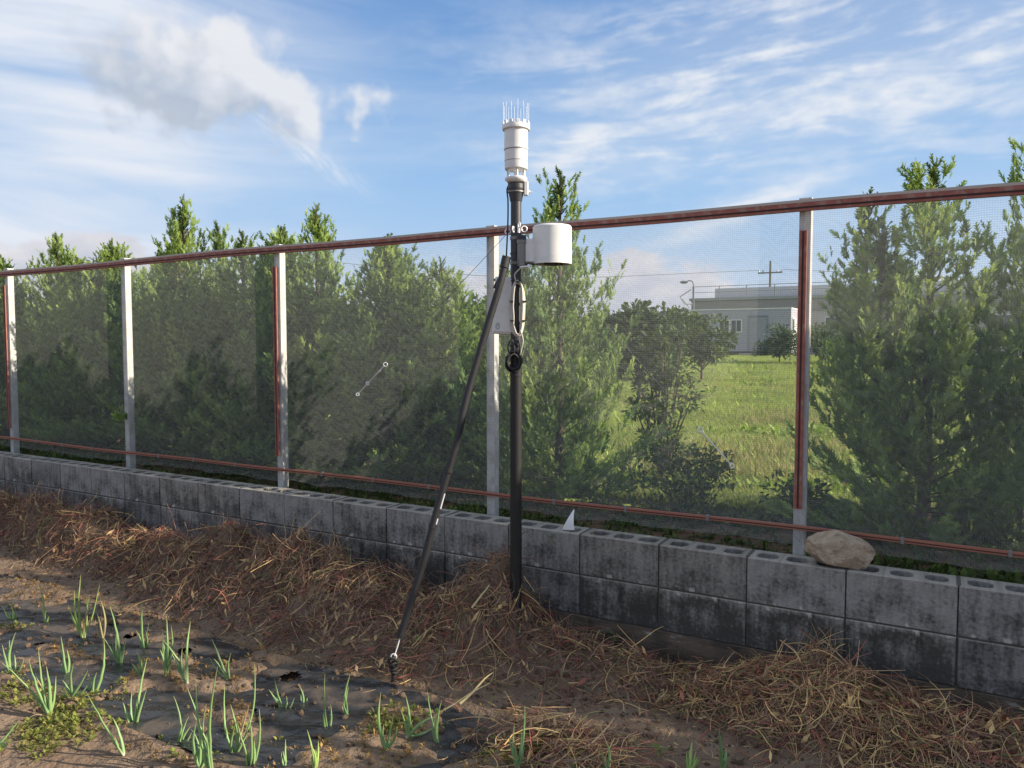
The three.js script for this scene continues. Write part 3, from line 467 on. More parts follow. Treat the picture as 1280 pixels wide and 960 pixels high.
{ // far woods as one mass
  const r = rng(77), T = new Tris();
  for (let i = 0; i < 120; i++) {
    const a = (-88 + 78 * r()) * R, d = 95 + 50 * r(), cx = Math.sin(a) * d, cz = -Math.cos(a) * d, h = 4.5 + 4 * r() * (a < -25 * R ? 1 : .35), w = 3 + 3 * r();
    for (let k = 0; k < 420; k++) { const u = V(r() - .5, r() - .5, r() - .5).normalize().multiplyScalar(.35 + .65 * r() ** .4), o = V(cx + u.x * w, .5 + h * (.5 + u.y * .5), cz + u.z * w), s = .45 + .4 * r(), v = .7 + .6 * r(), c = [.05 * v, .08 * v, .035 * v]; T.tri(o, o.clone().add(V((r() - .5), (r() - .5), (r() - .5)).multiplyScalar(s * 2)), o.clone().add(V((r() - .5), (r() - .5), (r() - .5)).multiplyScalar(s * 2)), c); }
  }
  info(mesh('far_woods', T.geo(), M.leaf), 'distant dark green woods on the horizon', 'woods', null, 'stuff');
}

// ------------------------------------------------------------------ sheds, poles and wires in the distance
{
  const corr = dataTex(256, 64, (u) => { const n = .5 + .5 * Math.sin(u * 2 * Math.PI * 16); return [n, n, n]; });
  const x1 = -8.0, x0 = -14.2, zf = -45, d = 2.45, y0 = .95, y1 = 3.52, w = x1 - x0;
  const s = thing('prefab_shed', 'pale blue-grey prefab shed with a flat roof and sliding windows across the meadow', 'shed', [0, 0, 0]);
  const wm = new THREE.MeshStandardMaterial({ color: rgb(.35, .335, .40), roughness: .6, bumpMap: grain(corr, .4), bumpScale: .02 }), tm = std(.72, .72, .72, .5), gm = std(.05, .06, .075, .15), dk = std(.27, .26, .31, .6);
  mesh('wall', merge([box(w, y1 - y0, d, (x0 + x1) / 2, (y0 + y1) / 2, zf - d / 2)]), wm, s);
  mesh('roof', box(w + .05, .07, d + .05, (x0 + x1) / 2, y1 + .05, zf - d / 2), tm, s);
  mesh('floor_frame', box(w, .12, d - .1, (x0 + x1) / 2, y0 - .065, zf - d / 2), std(.07, .06, .055, .9), s);
  for (const x of [x0 + .5, x0 + 2.4, x0 + 4.3, x1 - .4]) mesh('support', box(.35, .4, 2.2, x, y0 - .31, zf - d / 2 - .02), std(.12, .10, .09, .95), s);
  for (const [a, b] of [[-12.35, -11.65], [-11.6, -10.9]]) { const f = mesh('window', merge([box(b - a, .05, .06, (a + b) / 2, 2.9, zf + .03), box(b - a, .05, .06, (a + b) / 2, 2.15, zf + .03), box(.05, .7, .06, a + .025, 2.525, zf + .03), box(.05, .7, .06, b - .025, 2.525, zf + .03), box(.03, .7, .05, (a + b) / 2, 2.525, zf + .03)]), tm, s); mesh('pane', box(b - a - .1, .7, .02, (a + b) / 2, 2.525, zf + .012), gm, f); }
  const door = mesh('door', box(1.05, 2.05, .05, -9.95, 1.0 + 1.02, zf + .026), dk, s); mesh('handle', box(.03, .16, .06, -9.55, 1.95, zf + .08), tm, door);
  mesh('door_frame', merge([box(.06, 2.12, .07, -10.5, 2.03, zf + .036), box(.06, 2.12, .07, -9.39, 2.03, zf + .036), box(1.17, .06, .07, -9.945, 3.12, zf + .036)]), std(.2, .23, .28, .6), s);
  mesh('end_door', merge([box(.03, 2.0, .8, x1 + .016, 2.0, zf - 1.55)]), std(.6, .6, .58, .6), s); { const f = mesh('window', merge([box(.05, .06, .75, x1 + .026, 2.95, zf - .6), box(.05, .06, .75, x1 + .026, 2.2, zf - .6), box(.05, .8, .05, x1 + .026, 2.575, zf - .25), box(.05, .8, .05, x1 + .026, 2.575, zf - .95)]), tm, s); mesh('pane', box(.02, .7, .66, x1 + .012, 2.575, zf - .6), gm, f); }
}
{
  const b = thing('warehouse', 'long grey warehouse with a railing along its flat roof', 'warehouse'), x0 = -17.9, x1 = 7, zf = -58, y1 = 4.85;
  const wm = new THREE.MeshStandardMaterial({ map: grain(dataTex(256, 256, (u, v) => { const n = .36 + .05 * fbm(u * 6, v * 6, 4, 6) + .03 * noise(u * 50, v * 3, 50); return [n * 1.08, n * .98, n * .99]; }, true), .12), roughness: .8 });
  mesh('wall', box(x1 - x0, y1 - .3, 14, (x0 + x1) / 2, (y1 + .3) / 2, zf - 7), wm, b);
  mesh('roof_edge', box(x1 - x0 + .3, .22, 14.3, (x0 + x1) / 2, y1 + .11, zf - 7), std(.30, .31, .32, .8), b);
  mesh('gutter_band', box(x1 - x0, .9, .06, (x0 + x1) / 2, y1 - .47, zf + .035), std(.26, .235, .24, .8), b);
  const rl = mesh('roof_railing', merge([box(x1 - x0, .05, .05, (x0 + x1) / 2, y1 + 1.15, zf), box(x1 - x0, .04, .04, (x0 + x1) / 2, y1 + .68, zf)]), std(.3, .3, .3, .6), b);
  for (let x = x0 + .1; x <= x1; x += 2.13) mesh('railing_post', box(.06, .95, .06, x, y1 + .68, zf - .02), std(.2, .2, .2, .6), rl);
  mesh('roof_screen', box(x1 - x0 - 1.6, .82, .03, (x0 + x1) / 2 + .7, y1 + .65, zf - 1.5), std(.55, .54, .54, .8), b);
  for (let x = x0 + 6; x < x1 - 1; x += 5.2) { const f = mesh('window', box(2.1, 1.1, .05, x, 2.9, zf + .026), std(.5, .5, .5, .6), b); mesh('pane', box(1.9, .9, .02, x, 2.9, zf + .056), std(.07, .09, .10, .2), f); }
}
{
  const t = thing('pipe_stair', 'thin pipe frame and stair rail at the left end of the warehouse', 'stair rail'), P = (x, y) => at(x, y, 60), m = std(.3, .31, .32, .6);
  mesh('rail', merge([rod(P(850, 371), P(864, 362), .05), rod(P(850, 371), P(856, 380), .04), rod(P(853, 373), P(862, 385), .04), rod(P(856, 380), P(866, 380), .04)]), m, t);
  mesh('frame', merge([rod(P(838, 387), P(862, 387), .06), rod(P(839, 387), P(839, 408), .05), rod(P(851, 387), P(851, 408), .05), rod(P(858, 387), P(858, 408), .05)]), m, t);
}
{
  const t = thing('street_lamp', 'slim street lamp with a curved arm at the left end of the warehouse', 'street lamp', [-17.3, .5, -56.5]);
  mesh('mast', merge([cyl(.09, .05, 4.9), tube([V(0, 4.9, 0), V(0, 5.5, 0), V(-.15, 5.85, 0), V(-.5, 5.9, 0)], .05, 14, 6)]), std(.16, .17, .18, .5), t);
  mesh('lamp_head', (() => { const g = new THREE.SphereGeometry(.28, 12, 6); g.scale(1.2, .45, .6); g.translate(-.8, 5.8, 0); return strip(g); })(), std(.2, .21, .22, .5), t);
}
const insul = std(.5, .5, .5, .5);
const poleAt = at(962, 400, 88);
{
  const t = thing('utility_pole', 'utility pole with one crossarm rising behind the warehouse', 'utility pole', [poleAt.x, .5, poleAt.z]), top = at(962, 326, 88).y - .5, arm = at(962, 341, 88).y - .5;
  mesh('pole', cyl(.2, .13, top), std(.22, .2, .18, .9), t); mesh('crossarm', box(2.7, .14, .14, 0, arm, .2), std(.2, .18, .16, .9), t);
  for (const x of [-1.25, -.8, .8, 1.25]) mesh('insulator', cyl(.09, .06, .3, x, arm + .07, .2, 8), insul, t);
}
for (const [dx, dy, label] of [[-1.25, .0, 'upper overhead wire sagging left from the crossarm'], [1.25, 0, 'overhead wire running right from the crossarm']]) {
  const a = V(poleAt.x + dx, at(962, 341, 88).y + .3, poleAt.z + .2), b = dx < 0 ? a.clone().add(V(-46, 1.2, 32)) : a.clone().add(V(50, 0, -10)), m = a.clone().lerp(b, .5).add(V(0, -1.6, 0));
  info(mesh('overhead_wire', tube([a, m, b], .025, 24, 4), M.wire), label, 'wire');
}

// ------------------------------------------------------------------ the net fence
const FZ = -.17, PX = (k) => -.534 - 1.6 * k, POSTS = [-2, -1, 0, 1, 2, 3, 4, 5, 6], XL = PX(6), XR = PX(-2);
const railY = (x) => 2.083 + .008 * noise(x * .6 + 2, 4) * 2 + smooth(-5.6, -7.2, x) * -.012, lowY = (x) => .677 + .012 * noise(x * .8, 9);
const fence = thing('net_fence', 'long fence of fine pale netting on grey posts with red-brown rails', 'net fence');
{
  for (const k of POSTS) {
    const p = mesh('post', box(.05, 1.74, .05, PX(k), 1.245, FZ - .029, .003), M.post, fence);
    mesh('post_cap', box(.054, .012, .054, PX(k), 2.122, FZ - .029, .003), M.post, p);
    if (((k % 2) + 2) % 2 === 0) { mesh('post_strip', box(.032, 1.22, .010, PX(k) - .004, 1.375, FZ + .0125, .002), M.red, p); mesh('strip_groove', box(.007, 1.21, .004, PX(k) - .004, 1.375, FZ + .0175), M.groove, p); }
  }
  const path = (fy, dy, dz, n = 60) => Array.from({ length: n + 1 }, (_, i) => { const x = lerp(XL, XR, i / n); return V(x, fy(x) + dy, FZ + dz); });
  const bar = (fy, h, d, dy, dz) => { const gs = [], n = 44; for (let i = 0; i < n; i++) { const xa = lerp(XL, XR, i / n), xb = lerp(XL, XR, (i + 1) / n), g = new THREE.BoxGeometry(1, h, d); const p = g.attributes.position; for (let j = 0; j < p.count; j++) { const x = p.getX(j) < 0 ? xa : xb; p.setXYZ(j, x, p.getY(j) + fy(x) + dy, p.getZ(j) + FZ + dz); } g.computeVertexNormals(); gs.push(boxUV(g)); } return merge(gs); };
  const top = mesh('top_rail', bar(railY, .036, .022, 0, .016), M.red, fence);
  mesh('rail_groove', bar(railY, .007, .004, -.004, .0275), M.groove, top);
  mesh('net_hem', bar(railY, .012, .045, .0245, .002), M.hem, top);
  const low = mesh('bottom_rail', bar(lowY, .019, .014, 0, .016), M.rail, fence);
  mesh('rail_groove', bar(lowY, .004, .003, -.001, .0235), M.groove, low);
  
  for (let k = 0; k < POSTS.length - 1; k++) for (let i = 1; i < 4; i++) { const x = lerp(PX(POSTS[k + 1]), PX(POSTS[k]), i / 4 + .03 * noise(k * 3.3, i * 1.7)); mesh('net_clip', box(.016, .028, .018, x, lowY(x), FZ + .017, .003), M.metalGrey, fence); }
  // netting: woven threads, each bay its own sheet
  const N = 512, CELLS = 32, PITCH_M = .009;
  const weave = dataTex(N, N, (u, v) => {
    const wx = .10 * Math.sin(v * 2 * Math.PI * 2) + .08 * Math.sin(v * 2 * Math.PI * 5 + 1), wy = .12 * Math.sin(u * 2 * Math.PI * 3 + 2) + .06 * Math.sin(u * 2 * Math.PI * 7);
    const fx = Math.abs((((u * CELLS + wx) % 1) + 1) % 1 - .5), fy = Math.abs((((v * CELLS + wy) % 1) + 1) % 1 - .5);
    const t = Math.max(smooth(.24, .34, fx) * .85, smooth(.20, .30, fy)), d = .84 + .12 * noise(u * 6, v * 6, 6) + .14 * Math.sin(2 * Math.PI * (2 * u + 7 * v + .5 * Math.sin(2 * Math.PI * (u * 2 + v)) + .25 * Math.sin(2 * Math.PI * 3 * u)));
    const a = clamp((.12 + .88 * t) * d); return [a, a, a];
  });
  const alpha = grain(weave, 1 / (CELLS * PITCH_M));
  const net = new THREE.MeshPhysicalMaterial({ color: rgb(.54, .56, .56), roughness: 1, transmission: .45, thickness: 0, specularIntensity: .2, transparent: true, opacity: .295, alphaMap: alpha, side: THREE.DoubleSide });
  for (let k = 0; k < POSTS.length - 1; k++) {
    const a = PX(POSTS[k + 1]), b = PX(POSTS[k]), g = new THREE.PlaneGeometry(b - a, 1, 40, 30), p = g.attributes.position, uv = g.attributes.uv;
    for (let i = 0; i < p.count; i++) {
      const x = (a + b) / 2 + p.getX(i), s = p.getY(i) + .5, hang = lowY(x) - .075 - .02 * noise(x * 4, 3) - .01 * noise(x * 11, 5), y = lerp(hang, railY(x) + .02, s), e = Math.sin((x - a) / (b - a) * Math.PI) * Math.sin(clamp(s, 0, 1) * Math.PI);
      p.setXYZ(i, x, y, FZ + .004 + e * (.007 * noise(x * 2, y * 2 + 7) + .003) + (s < .06 ? .012 * noise(x * 8, 2) : 0)); uv.setXY(i, x + .004 * noise(x * 1.3, y * 1.7), y + .007 * noise(x * 1.1 + 9, y * 1.4));
    }
    g.computeVertexNormals(); mesh('netting', g, net, fence);
  }
}

// ------------------------------------------------------------------ stone and scrap on the wall
{
  const g = new THREE.IcosahedronGeometry(1, 5), p = g.attributes.position, r = rng(12), cuts = [];
  for (const [x, y, z, d] of [[.75, .2, .5, .78], [-.5, .75, .3, .74], [.3, .92, .1, .8], [-.85, -.1, .35, .86], [.1, -.95, .2, .72], [.95, -.35, -.1, .83], [-.2, .1, .97, .72], [.45, -.4, .8, .8], [0, .3, -.95, .7], [-.6, -.65, .3, .82]]) cuts.push([V(x, y, z).normalize(), d]);
  for (let i = 0; i < p.count; i++) { const v = V(p.getX(i), p.getY(i), p.getZ(i)).normalize(); for (const [n, d] of cuts) { const k = v.dot(n) - d; if (k > 0) v.addScaledVector(n, -k * .92); } v.multiplyScalar(1 + .05 * fbm(v.x * 2.2 + v.z * 1.4 + 3, v.y * 2.2 - v.z, 4) + .025 * noise(v.x * 9 + v.z * 5, v.y * 9)); p.setXYZ(i, v.x * .142, v.y * .086, v.z * .078); }
  g.computeVertexNormals(); g.rotateZ(-.12); g.rotateY(.12);
  const tex = dataTex(512, 512, (u, v) => { const n = fbm(u * 6, v * 6, 6, 6), s = smooth(.3, .55, fbm(u * 10 + 3, v * 10, 4, 10)), q = smooth(.36, .5, noise(u * 40, v * 40, 40)); let c = mix3([.30, .225, .155], [.44, .35, .26], clamp(.5 + n)); c = mix3(c, [.16, .12, .085], s * .6); return mix3(c, [.12, .09, .07], q * .5); }, true);
  const st = mesh('stone', boxUV(g), new THREE.MeshStandardMaterial({ map: grain(tex, 4), bumpMap: grain(soilBump, 5), bumpScale: .006, roughness: .92 }));
  const c = at(1047, 692, 3.08); st.position.set(c.x, TOP + .058, -.055); info(st, 'rough tan stone lying on top of the block wall beside the near post', 'stone');
}
{
  const o = at(709, 662, 3.73), n = 10, p = [], idx = [];
  for (let j = 0; j <= n; j++) for (let i = 0; i <= 6; i++) { const v = j / n, u = (i / 6 - .5) * (1 - v * .93), a = u * 1.6; p.push(u * .062 + .014 * v + .012 * v * v, v * .10, .018 * Math.cos(a) * (1 - v) + .010 * Math.sin(v * 3)); }
  for (let j = 0; j < n; j++) for (let i = 0; i < 6; i++) { const a = j * 7 + i; idx.push(a, a + 1, a + 7, a + 1, a + 8, a + 7); }
  const g = new THREE.BufferGeometry(); g.setAttribute('position', new THREE.Float32BufferAttribute(p, 3)); g.setIndex(idx); g.computeVertexNormals();
  const s = mesh('film_scrap', g, std(.8, .8, .8, .6, { side: THREE.DoubleSide })); s.position.set(o.x, TOP + .003, -.04); s.rotation.y = .3; info(s, 'small white torn scrap of film standing on top of the wall', 'scrap');
}

// ------------------------------------------------------------------ the measuring pole
const PD = 3.5, pole0 = at(645, 428, PD), PXw = pole0.x, PZw = pole0.z, hy = (py) => at(645, py, PD).y, px2m = PD / 950;
const right = V(Math.cos(YAW), 0, -Math.sin(YAW)), toCam = V(Math.sin(YAW), 0, Math.cos(YAW));
const loc = (dx, py, f = 0) => V(PXw, 0, PZw).addScaledVector(right, dx * px2m).addScaledVector(toCam, f).setY(hy(py));     // dx in view pixels from the pole's axis
const circle = (r, n, y, cx = 0, cz = 0) => Array.from({ length: n }, (_, i) => V(cx + Math.cos(i / n * 6.283) * r, y, cz + Math.sin(i / n * 6.283) * r));
{
  const t = thing('mast_pole', 'black metal pole wrapped in its lower part, standing before the wall', 'pole', [PXw, 0, PZw]);
  t.rotation.y = YAW;
  mesh('pole_wrap', cyl(.0275, .0265, hy(436), 0, 0, 0, 24), M.wrap, t);
  mesh('pole', cyl(.0245, .0245, hy(238) - hy(436), 0, hy(436), 0, 24), M.pipe, t);
  for (const py of [470, 434]) mesh('wrap_seam', cyl(.0285, .0285, .011, 0, hy(py), 0, 20), M.rubber, t);
  for (const [py, h] of [[300, .014], [331, .014], [318, .006], [352, .006]]) mesh('band_clamp', cyl(.0275, .0275, h, 0, hy(py), 0, 20), py === 318 || py === 352 ? M.darkPlastic : M.metalGrey, t);
  mesh('tee_collar', merge([cyl(.027, .038, hy(236) - hy(252), 0, hy(252), 0, 24), cyl(.038, .038, .02, 0, hy(236), 0, 24)]), M.pipe, t);
  mesh('collar_band', cyl(.0385, .0385, .006, 0, hy(241), 0, 24), M.metalGrey, t);
  const eye = (a, py) => { const g = new THREE.TorusGeometry(.013, .0032, 6, 14); g.rotateY(a); g.translate(Math.cos(a) * .038, hy(py), -Math.sin(a) * .038); return strip(g); };
  mesh('eye_bolt', merge([eye(-1.2, 283), eye(-1.9, 288), cyl(.006, .006, .03, .012, hy(292), .027, 8)]), M.steel, t);
  mesh('eye_bolt', eye(2.9, 289), M.steel, t); mesh('eye_bolt', eye(.2, 286), M.steel, t);
}
{
  const t = thing('rain_gauge', 'white cylindrical rain gauge with bird spikes on top of the pole', 'rain gauge', [PXw, 0, PZw]); t.rotation.y = YAW;
  const R0 = 14.2 * px2m, yb = hy(213), y1 = hy(202), y2 = hy(187.5), y3 = hy(163), y4 = hy(157), lathe = (pts, seg = 40) => strip(new THREE.LatheGeometry(pts.map(([r, y]) => new THREE.Vector2(r, y)), seg));
  mesh('base_plate', lathe([[.001, hy(229)], [R0 * .72, hy(229)], [R0 * .8, hy(227)], [R0 * .96, hy(225.5)], [R0 * .96, hy(222.5)], [R0 * .9, hy(222)], [.001, hy(222)]]), M.white, t);
  for (let i = 0; i < 6; i++) mesh('support_leg', cyl(.004, .004, yb - hy(222), Math.cos(i * 1.047 + .4) * R0 * .78, hy(222), Math.sin(i * 1.047 + .4) * R0 * .78, 8), M.white, t);
  mesh('funnel_outlet', lathe([[.008, hy(222)], [.008, hy(216)], [.03, hy(214)], [R0 * .9, yb], [R0 * .98, yb + .004]]), M.whiteGrey, t);
  mesh('body', lathe([[.001, yb], [R0 * .9, yb], [R0 * .98, yb + .008], [R0, y1], [R0, y1 + .002], [R0 * .985, y1 + .004], [R0, y1 + .006], [R0, y2], [R0 * 1.04, y2 + .001], [R0 * 1.05, y2 + .005], [R0 * 1.02, y2 + .006], [R0 * 1.02, y3 - .004], [R0 * 1.02, y3]]), M.white, t);
  mesh('seam', cyl(R0 * 1.004, R0 * 1.004, .003, 0, y1 - .001, 0, 40, true), M.seam, t); mesh('seam', cyl(R0 * 1.03, R0 * 1.03, .003, 0, y2 - .003, 0, 40, true), M.seam, t);
  mesh('rim', lathe([[R0 * 1.02, y3 - .002], [R0 * 1.17, y3], [R0 * 1.2, y3 + .004], [R0 * 1.2, y4], [R0 * 1.14, y4 + .002], [R0 * .95, y4 + .002], [R0 * .93, y3]]), M.white, t);
  for (let i = 0; i < 12; i++) { const a = i * .5236 + .13; mesh('rim_lug', (() => { const g = box(.014, .014, .008, 0, y4 + .008, R0 * 1.12, .002); g.rotateY(a); return g; })(), M.white, t); mesh('bird_spike', rod(V(Math.sin(a) * R0 * 1.1, y4, Math.cos(a) * R0 * 1.1), V(Math.sin(a) * R0 * (1.08 + .05 * Math.sin(i * 5)), hy(128.5) - .004 * (i % 3), Math.cos(a) * R0 * 1.08),   .0009, 5), M.spike, t); }
  mesh('side_bracket', merge([box(.02, hy(227) - hy(245), .03, 12.3 * px2m, (hy(227) + hy(245)) / 2, .005, .004), rod(V(12 * px2m, hy(241), 0), V(17.5 * px2m, hy(240), .004), .011, 10, .007), rod(V(17 * px2m, hy(240), .004), V(20 * px2m, hy(240), .006), .003, 6)]), M.white, t);
}
{
  const t = thing('sensor_housing', 'white rounded sensor housing open at the bottom, clamped to the right of the pole', 'sensor', loc(44.5, 331, .02).toArray()); t.rotation.y = YAW;
  const rr = 24 * px2m, h = hy(282) - hy(331), s = new THREE.Shape(); s.absarc(0, 0, rr, -Math.PI * .62, Math.PI * .62, false); s.lineTo(-rr * .92, rr * .82); s.quadraticCurveTo(-rr, rr * .8, -rr, rr * .6); s.lineTo(-rr, -rr * .6); s.quadraticCurveTo(-rr, -rr * .8, -rr * .92, -rr * .82); s.closePath();
  const sh = new THREE.Shape(); sh.absarc(0, 0, rr, 0, Math.PI * 2, false); const inner = new THREE.Path(); inner.absarc(0, 0, rr - .005, 0, Math.PI * 2, true); 
  const ring = sh.clone(); ring.holes.push(inner);
  const g = new THREE.ExtrudeGeometry(ring, { depth: h - .012, bevelEnabled: false, curveSegments: 36 }); g.rotateX(-Math.PI / 2);
  const lid = new THREE.LatheGeometry([[.001, h - .002], [rr * .8, h - .002], [rr * .94, h - .005], [rr * .995, h - .012], [rr, h - .016], [rr - .006, h - .016], [.001, h - .014]].map(([a, b]) => new THREE.Vector2(a, b)), 48);
  mesh('housing', strip(g), M.white, t); mesh('lid', strip(lid), M.white, t);
  mesh('inner_plate', cyl(rr - .006, rr - .006, .006, 0, .003, 0, 40), M.under, t);
  mesh('inner_socket', merge([cyl(.03, .035, .02, 0, -.004, 0, 20), cyl(.008, .008, .03, .04, -.006, .02, 10), cyl(.008, .008, .03, -.03, -.006, .04, 10)]), M.darkPlastic, t);
  mesh('neck', box(16 * px2m, hy(300) - hy(329), .075, -rr - 2.2 * px2m, (hy(300) + hy(329)) / 2 - hy(331), -.005, .006), M.white, t);
  mesh('clamp_tube', merge([cyl(.019, .019, hy(304) - hy(334), -rr - 14 * px2m, hy(334) - hy(331), .03, 18), cyl(.0215, .0215, .035, -rr - 14 * px2m, hy(306) - hy(331), .03, 18)]), M.metalGrey, t);
  mesh('clamp_cap', cyl(.022, .022, .02, -rr - 14 * px2m, hy(302) - hy(331), .03, 18), M.darkPlastic, t); mesh('clamp_arm', box(.075, .012, .02, -rr - 8 * px2m, -.003, .02, .003), M.darkPlastic, t);
  mesh('clamp_bolt', merge([rod(V(-rr - 16 * px2m, -.018, .05), V(-rr - 1 * px2m, -.012, .055), .004, 8), cyl(.008, .008, .012, -rr - 5 * px2m, -.018, .055, 6)]), M.steel, t);
}
{
  const o = loc(-13, 382, -.03), t = thing('control_box', 'slim white control box strapped to the left side of the pole', 'control box', o.toArray()); t.rotation.y = YAW - .25; t.rotation.z = -.05;
  const h = hy(346) - hy(418);
  mesh('case', box(.102, h, .06, 0, 0, 0, .007), M.white, t); mesh('lid', box(.094, h - .02, .006, 0, 0, .032, .003), M.white, t);
  mesh('emblem', (() => { const g = new THREE.TorusGeometry(.011, .0016, 5, 20); g.scale(.8, 1.25, 1); g.translate(-.024, -h * .36, .0353); const k = new THREE.TorusGeometry(.006, .0014, 5, 14, 4); k.translate(-.022, -h * .36, .0353); return merge([g, k]); })(), M.mark, t);
  for (const g of [box(.108, .01, .068, 0, h * .44, 0), box(.03, .008, .07, .05, 0, 0), box(.03, .008, .07, .05, -h * .3, 0)]) mesh('strap', g, M.darkPlastic, t);
  mesh('mount_arm', rod(V(-.05, h * .3, .03), V(-.02, h * .5, .045), .007, 8), M.darkPlastic, t);
}
{ // coils and loose cables
  const r = rng(64), t = thing('white_cable_coil', 'coil of white cable tied in long loops on the pole', 'cable coil', loc(2, 386, .04).toArray()); t.rotation.y = YAW;
  const H2 = (hy(352) - hy(420)) / 2; for (let k = 0; k < 7; k++) { const w = .021 + .012 * r(), z = (k - 3) * .0045, dy = (r() - .5) * .012, dx = (r() - .5) * .008, pts = []; for (let i = 0; i < 18; i++) { const a = i / 18 * 6.283; pts.push(V(dx + Math.sign(Math.cos(a)) * Math.abs(Math.cos(a)) ** .7 * w + .004 * (r() - .5), dy + Math.sin(a) * H2 * (.93 + .07 * r()), z + .004 * (r() - .5))); } mesh('cable_loop', tube(pts, .0036, 44, 6, true), M.cable, t); }
  mesh('cable_tail', tube([V(.012, -H2 * .8, .015), V(.024, -H2 * 1.15, .012), V(.018, -H2 * 1.45, .004), V(.012, -H2 * 1.7, 0)], .0034, 20, 6), M.cable, t);
  mesh('cable_tail', tube([V(-.004, H2 * .9, .01), V(-.014, H2 * 1.2, .016), V(.012, H2 * 1.45, .018)], .0034, 20, 6), M.cable, t);
  for (const [y, x] of [[H2 * .96, .0], [H2 * .25, -.028], [H2 * .25, .03], [-H2 * .45, -.026], [-H2 * .45, .028]]) mesh('cable_tie', box(.018, .006, .042, x, y, .002, .001), M.darkPlastic, t);
}
{
  const r = rng(65), t = thing('black_cable_coil', 'small tangled coil of black cable hanging on the pole below the white coil', 'cable coil', loc(-3, 452, .035).toArray()); t.rotation.y = YAW;
  for (let k = 0; k < 6; k++) { const R1 = .024 + .014 * r(), pts = [], tx = (r() - .5) * .7; for (let i = 0; i < 14; i++) { const a = i / 14 * 6.283; pts.push(V(Math.cos(a) * R1 * .95 + (r() - .5) * .005, Math.sin(a) * R1 * 1.25 + (r() - .5) * .005, (k - 3) * .006 + Math.cos(a) * R1 * tx)); } mesh('cable_loop', tube(pts, .0048, 36, 6, true), M.rubber, t); }
  mesh('cable_tail', merge([tube([V(-.02, .03, 0), V(-.026, .07, -.002), V(-.012, .1, -.01)], .004, 16, 6), tube([V(.02, .03, 0), V(.03, .06, .0), V(.022, .1, -.01)], .004, 16, 6), tube([V(0, .03, .01), V(.004, .06, .012), V(-.006, .1, 0)], .004, 16, 6)]), M.rubber, t);
}
{
  const p = [loc(-7, 228, 0), loc(-11, 236, .0), loc(-10, 250, .01), loc(-10, 275, .01), loc(-11, 300, .01), loc(-12, 322, .005)];
  info(mesh('thin_black_cable', tube(p, .0035, 40, 6), M.rubber), 'thin black cable running down the left of the pole from the rain gauge', 'cable');
}
{
  const t = thing('cable_conduit', 'long bowed black conduit slanting from the pole down to the ground', 'conduit');
  const P = [[633, 322, 3.44], [626, 352, 3.43], [611, 402, 3.42], [598, 446, 3.41], [582, 502, 3.39], [570, 556, 3.37], [556, 604, 3.35], [543, 650, 3.33], [530, 700, 3.31], [514, 752, 3.29], [500, 797, 3.27]].map(([a, b, d]) => at(a, b, d));
  mesh('hose', tube(P, .0165, 90, 12), M.rubber, t);
  const c = new THREE.CatmullRomCurve3(P), ringAt = (u, r, l) => { const a = c.getPointAt(u), d = c.getTangentAt(u); return rod(a.clone().addScaledVector(d, -l / 2), a.clone().addScaledVector(d, l / 2), r, 14); };
  mesh('coupling', merge([ringAt(.012, .0205, .05), ringAt(.565, .0205, .018)]), M.rubber, t); mesh('coupling', ringAt(.71, .019, .02), M.rubber, t); mesh('coupling', ringAt(.985, .018, .03), M.rubber, t);
  const off = V(0, 0, 0).addScaledVector(right, .0125).addScaledVector(toCam, .0095), tp = (u0, u1) => tube([0, .33, .66, 1].map((k) => c.getPointAt(lerp(u0, u1, k)).add(off)), .0045, 12, 6);
  mesh('bare_cable', tp(.625, .665), M.whiteGrey, t); mesh('bare_cable', tp(.69, .705), M.whiteGrey, t);
  mesh('bare_cable', tube([P[10], at(497, 808, 3.26), at(493, 820, 3.25)], .003, 10, 5), M.steel, t);
}
{
  const o = at(491, 832, 3.24), t = thing('ground_anchor', 'black taped cable anchor at the foot of the conduit in the vine heap', 'anchor', [o.x, o.y, o.z]); t.rotation.y = YAW;
  mesh('knot', merge([0, 1, 2, 3].map((k) => { const g = new THREE.TorusGeometry(.018 - .002 * k, .006, 6, 14); g.rotateX(.3 + k * .5); g.rotateY(k * .8); g.translate(.002 * k, .02 - k * .016, .004); return g; })), M.rubber, t);
  mesh('stake', rod(V(.004, .02, 0), V(-.004, -.16, 0), .008, 8), M.rubber, t); mesh('shackle', (() => { const g = new THREE.TorusGeometry(.012, .003, 6, 12); g.translate(.004, .04, 0); return strip(g); })(), M.steel, t);
}
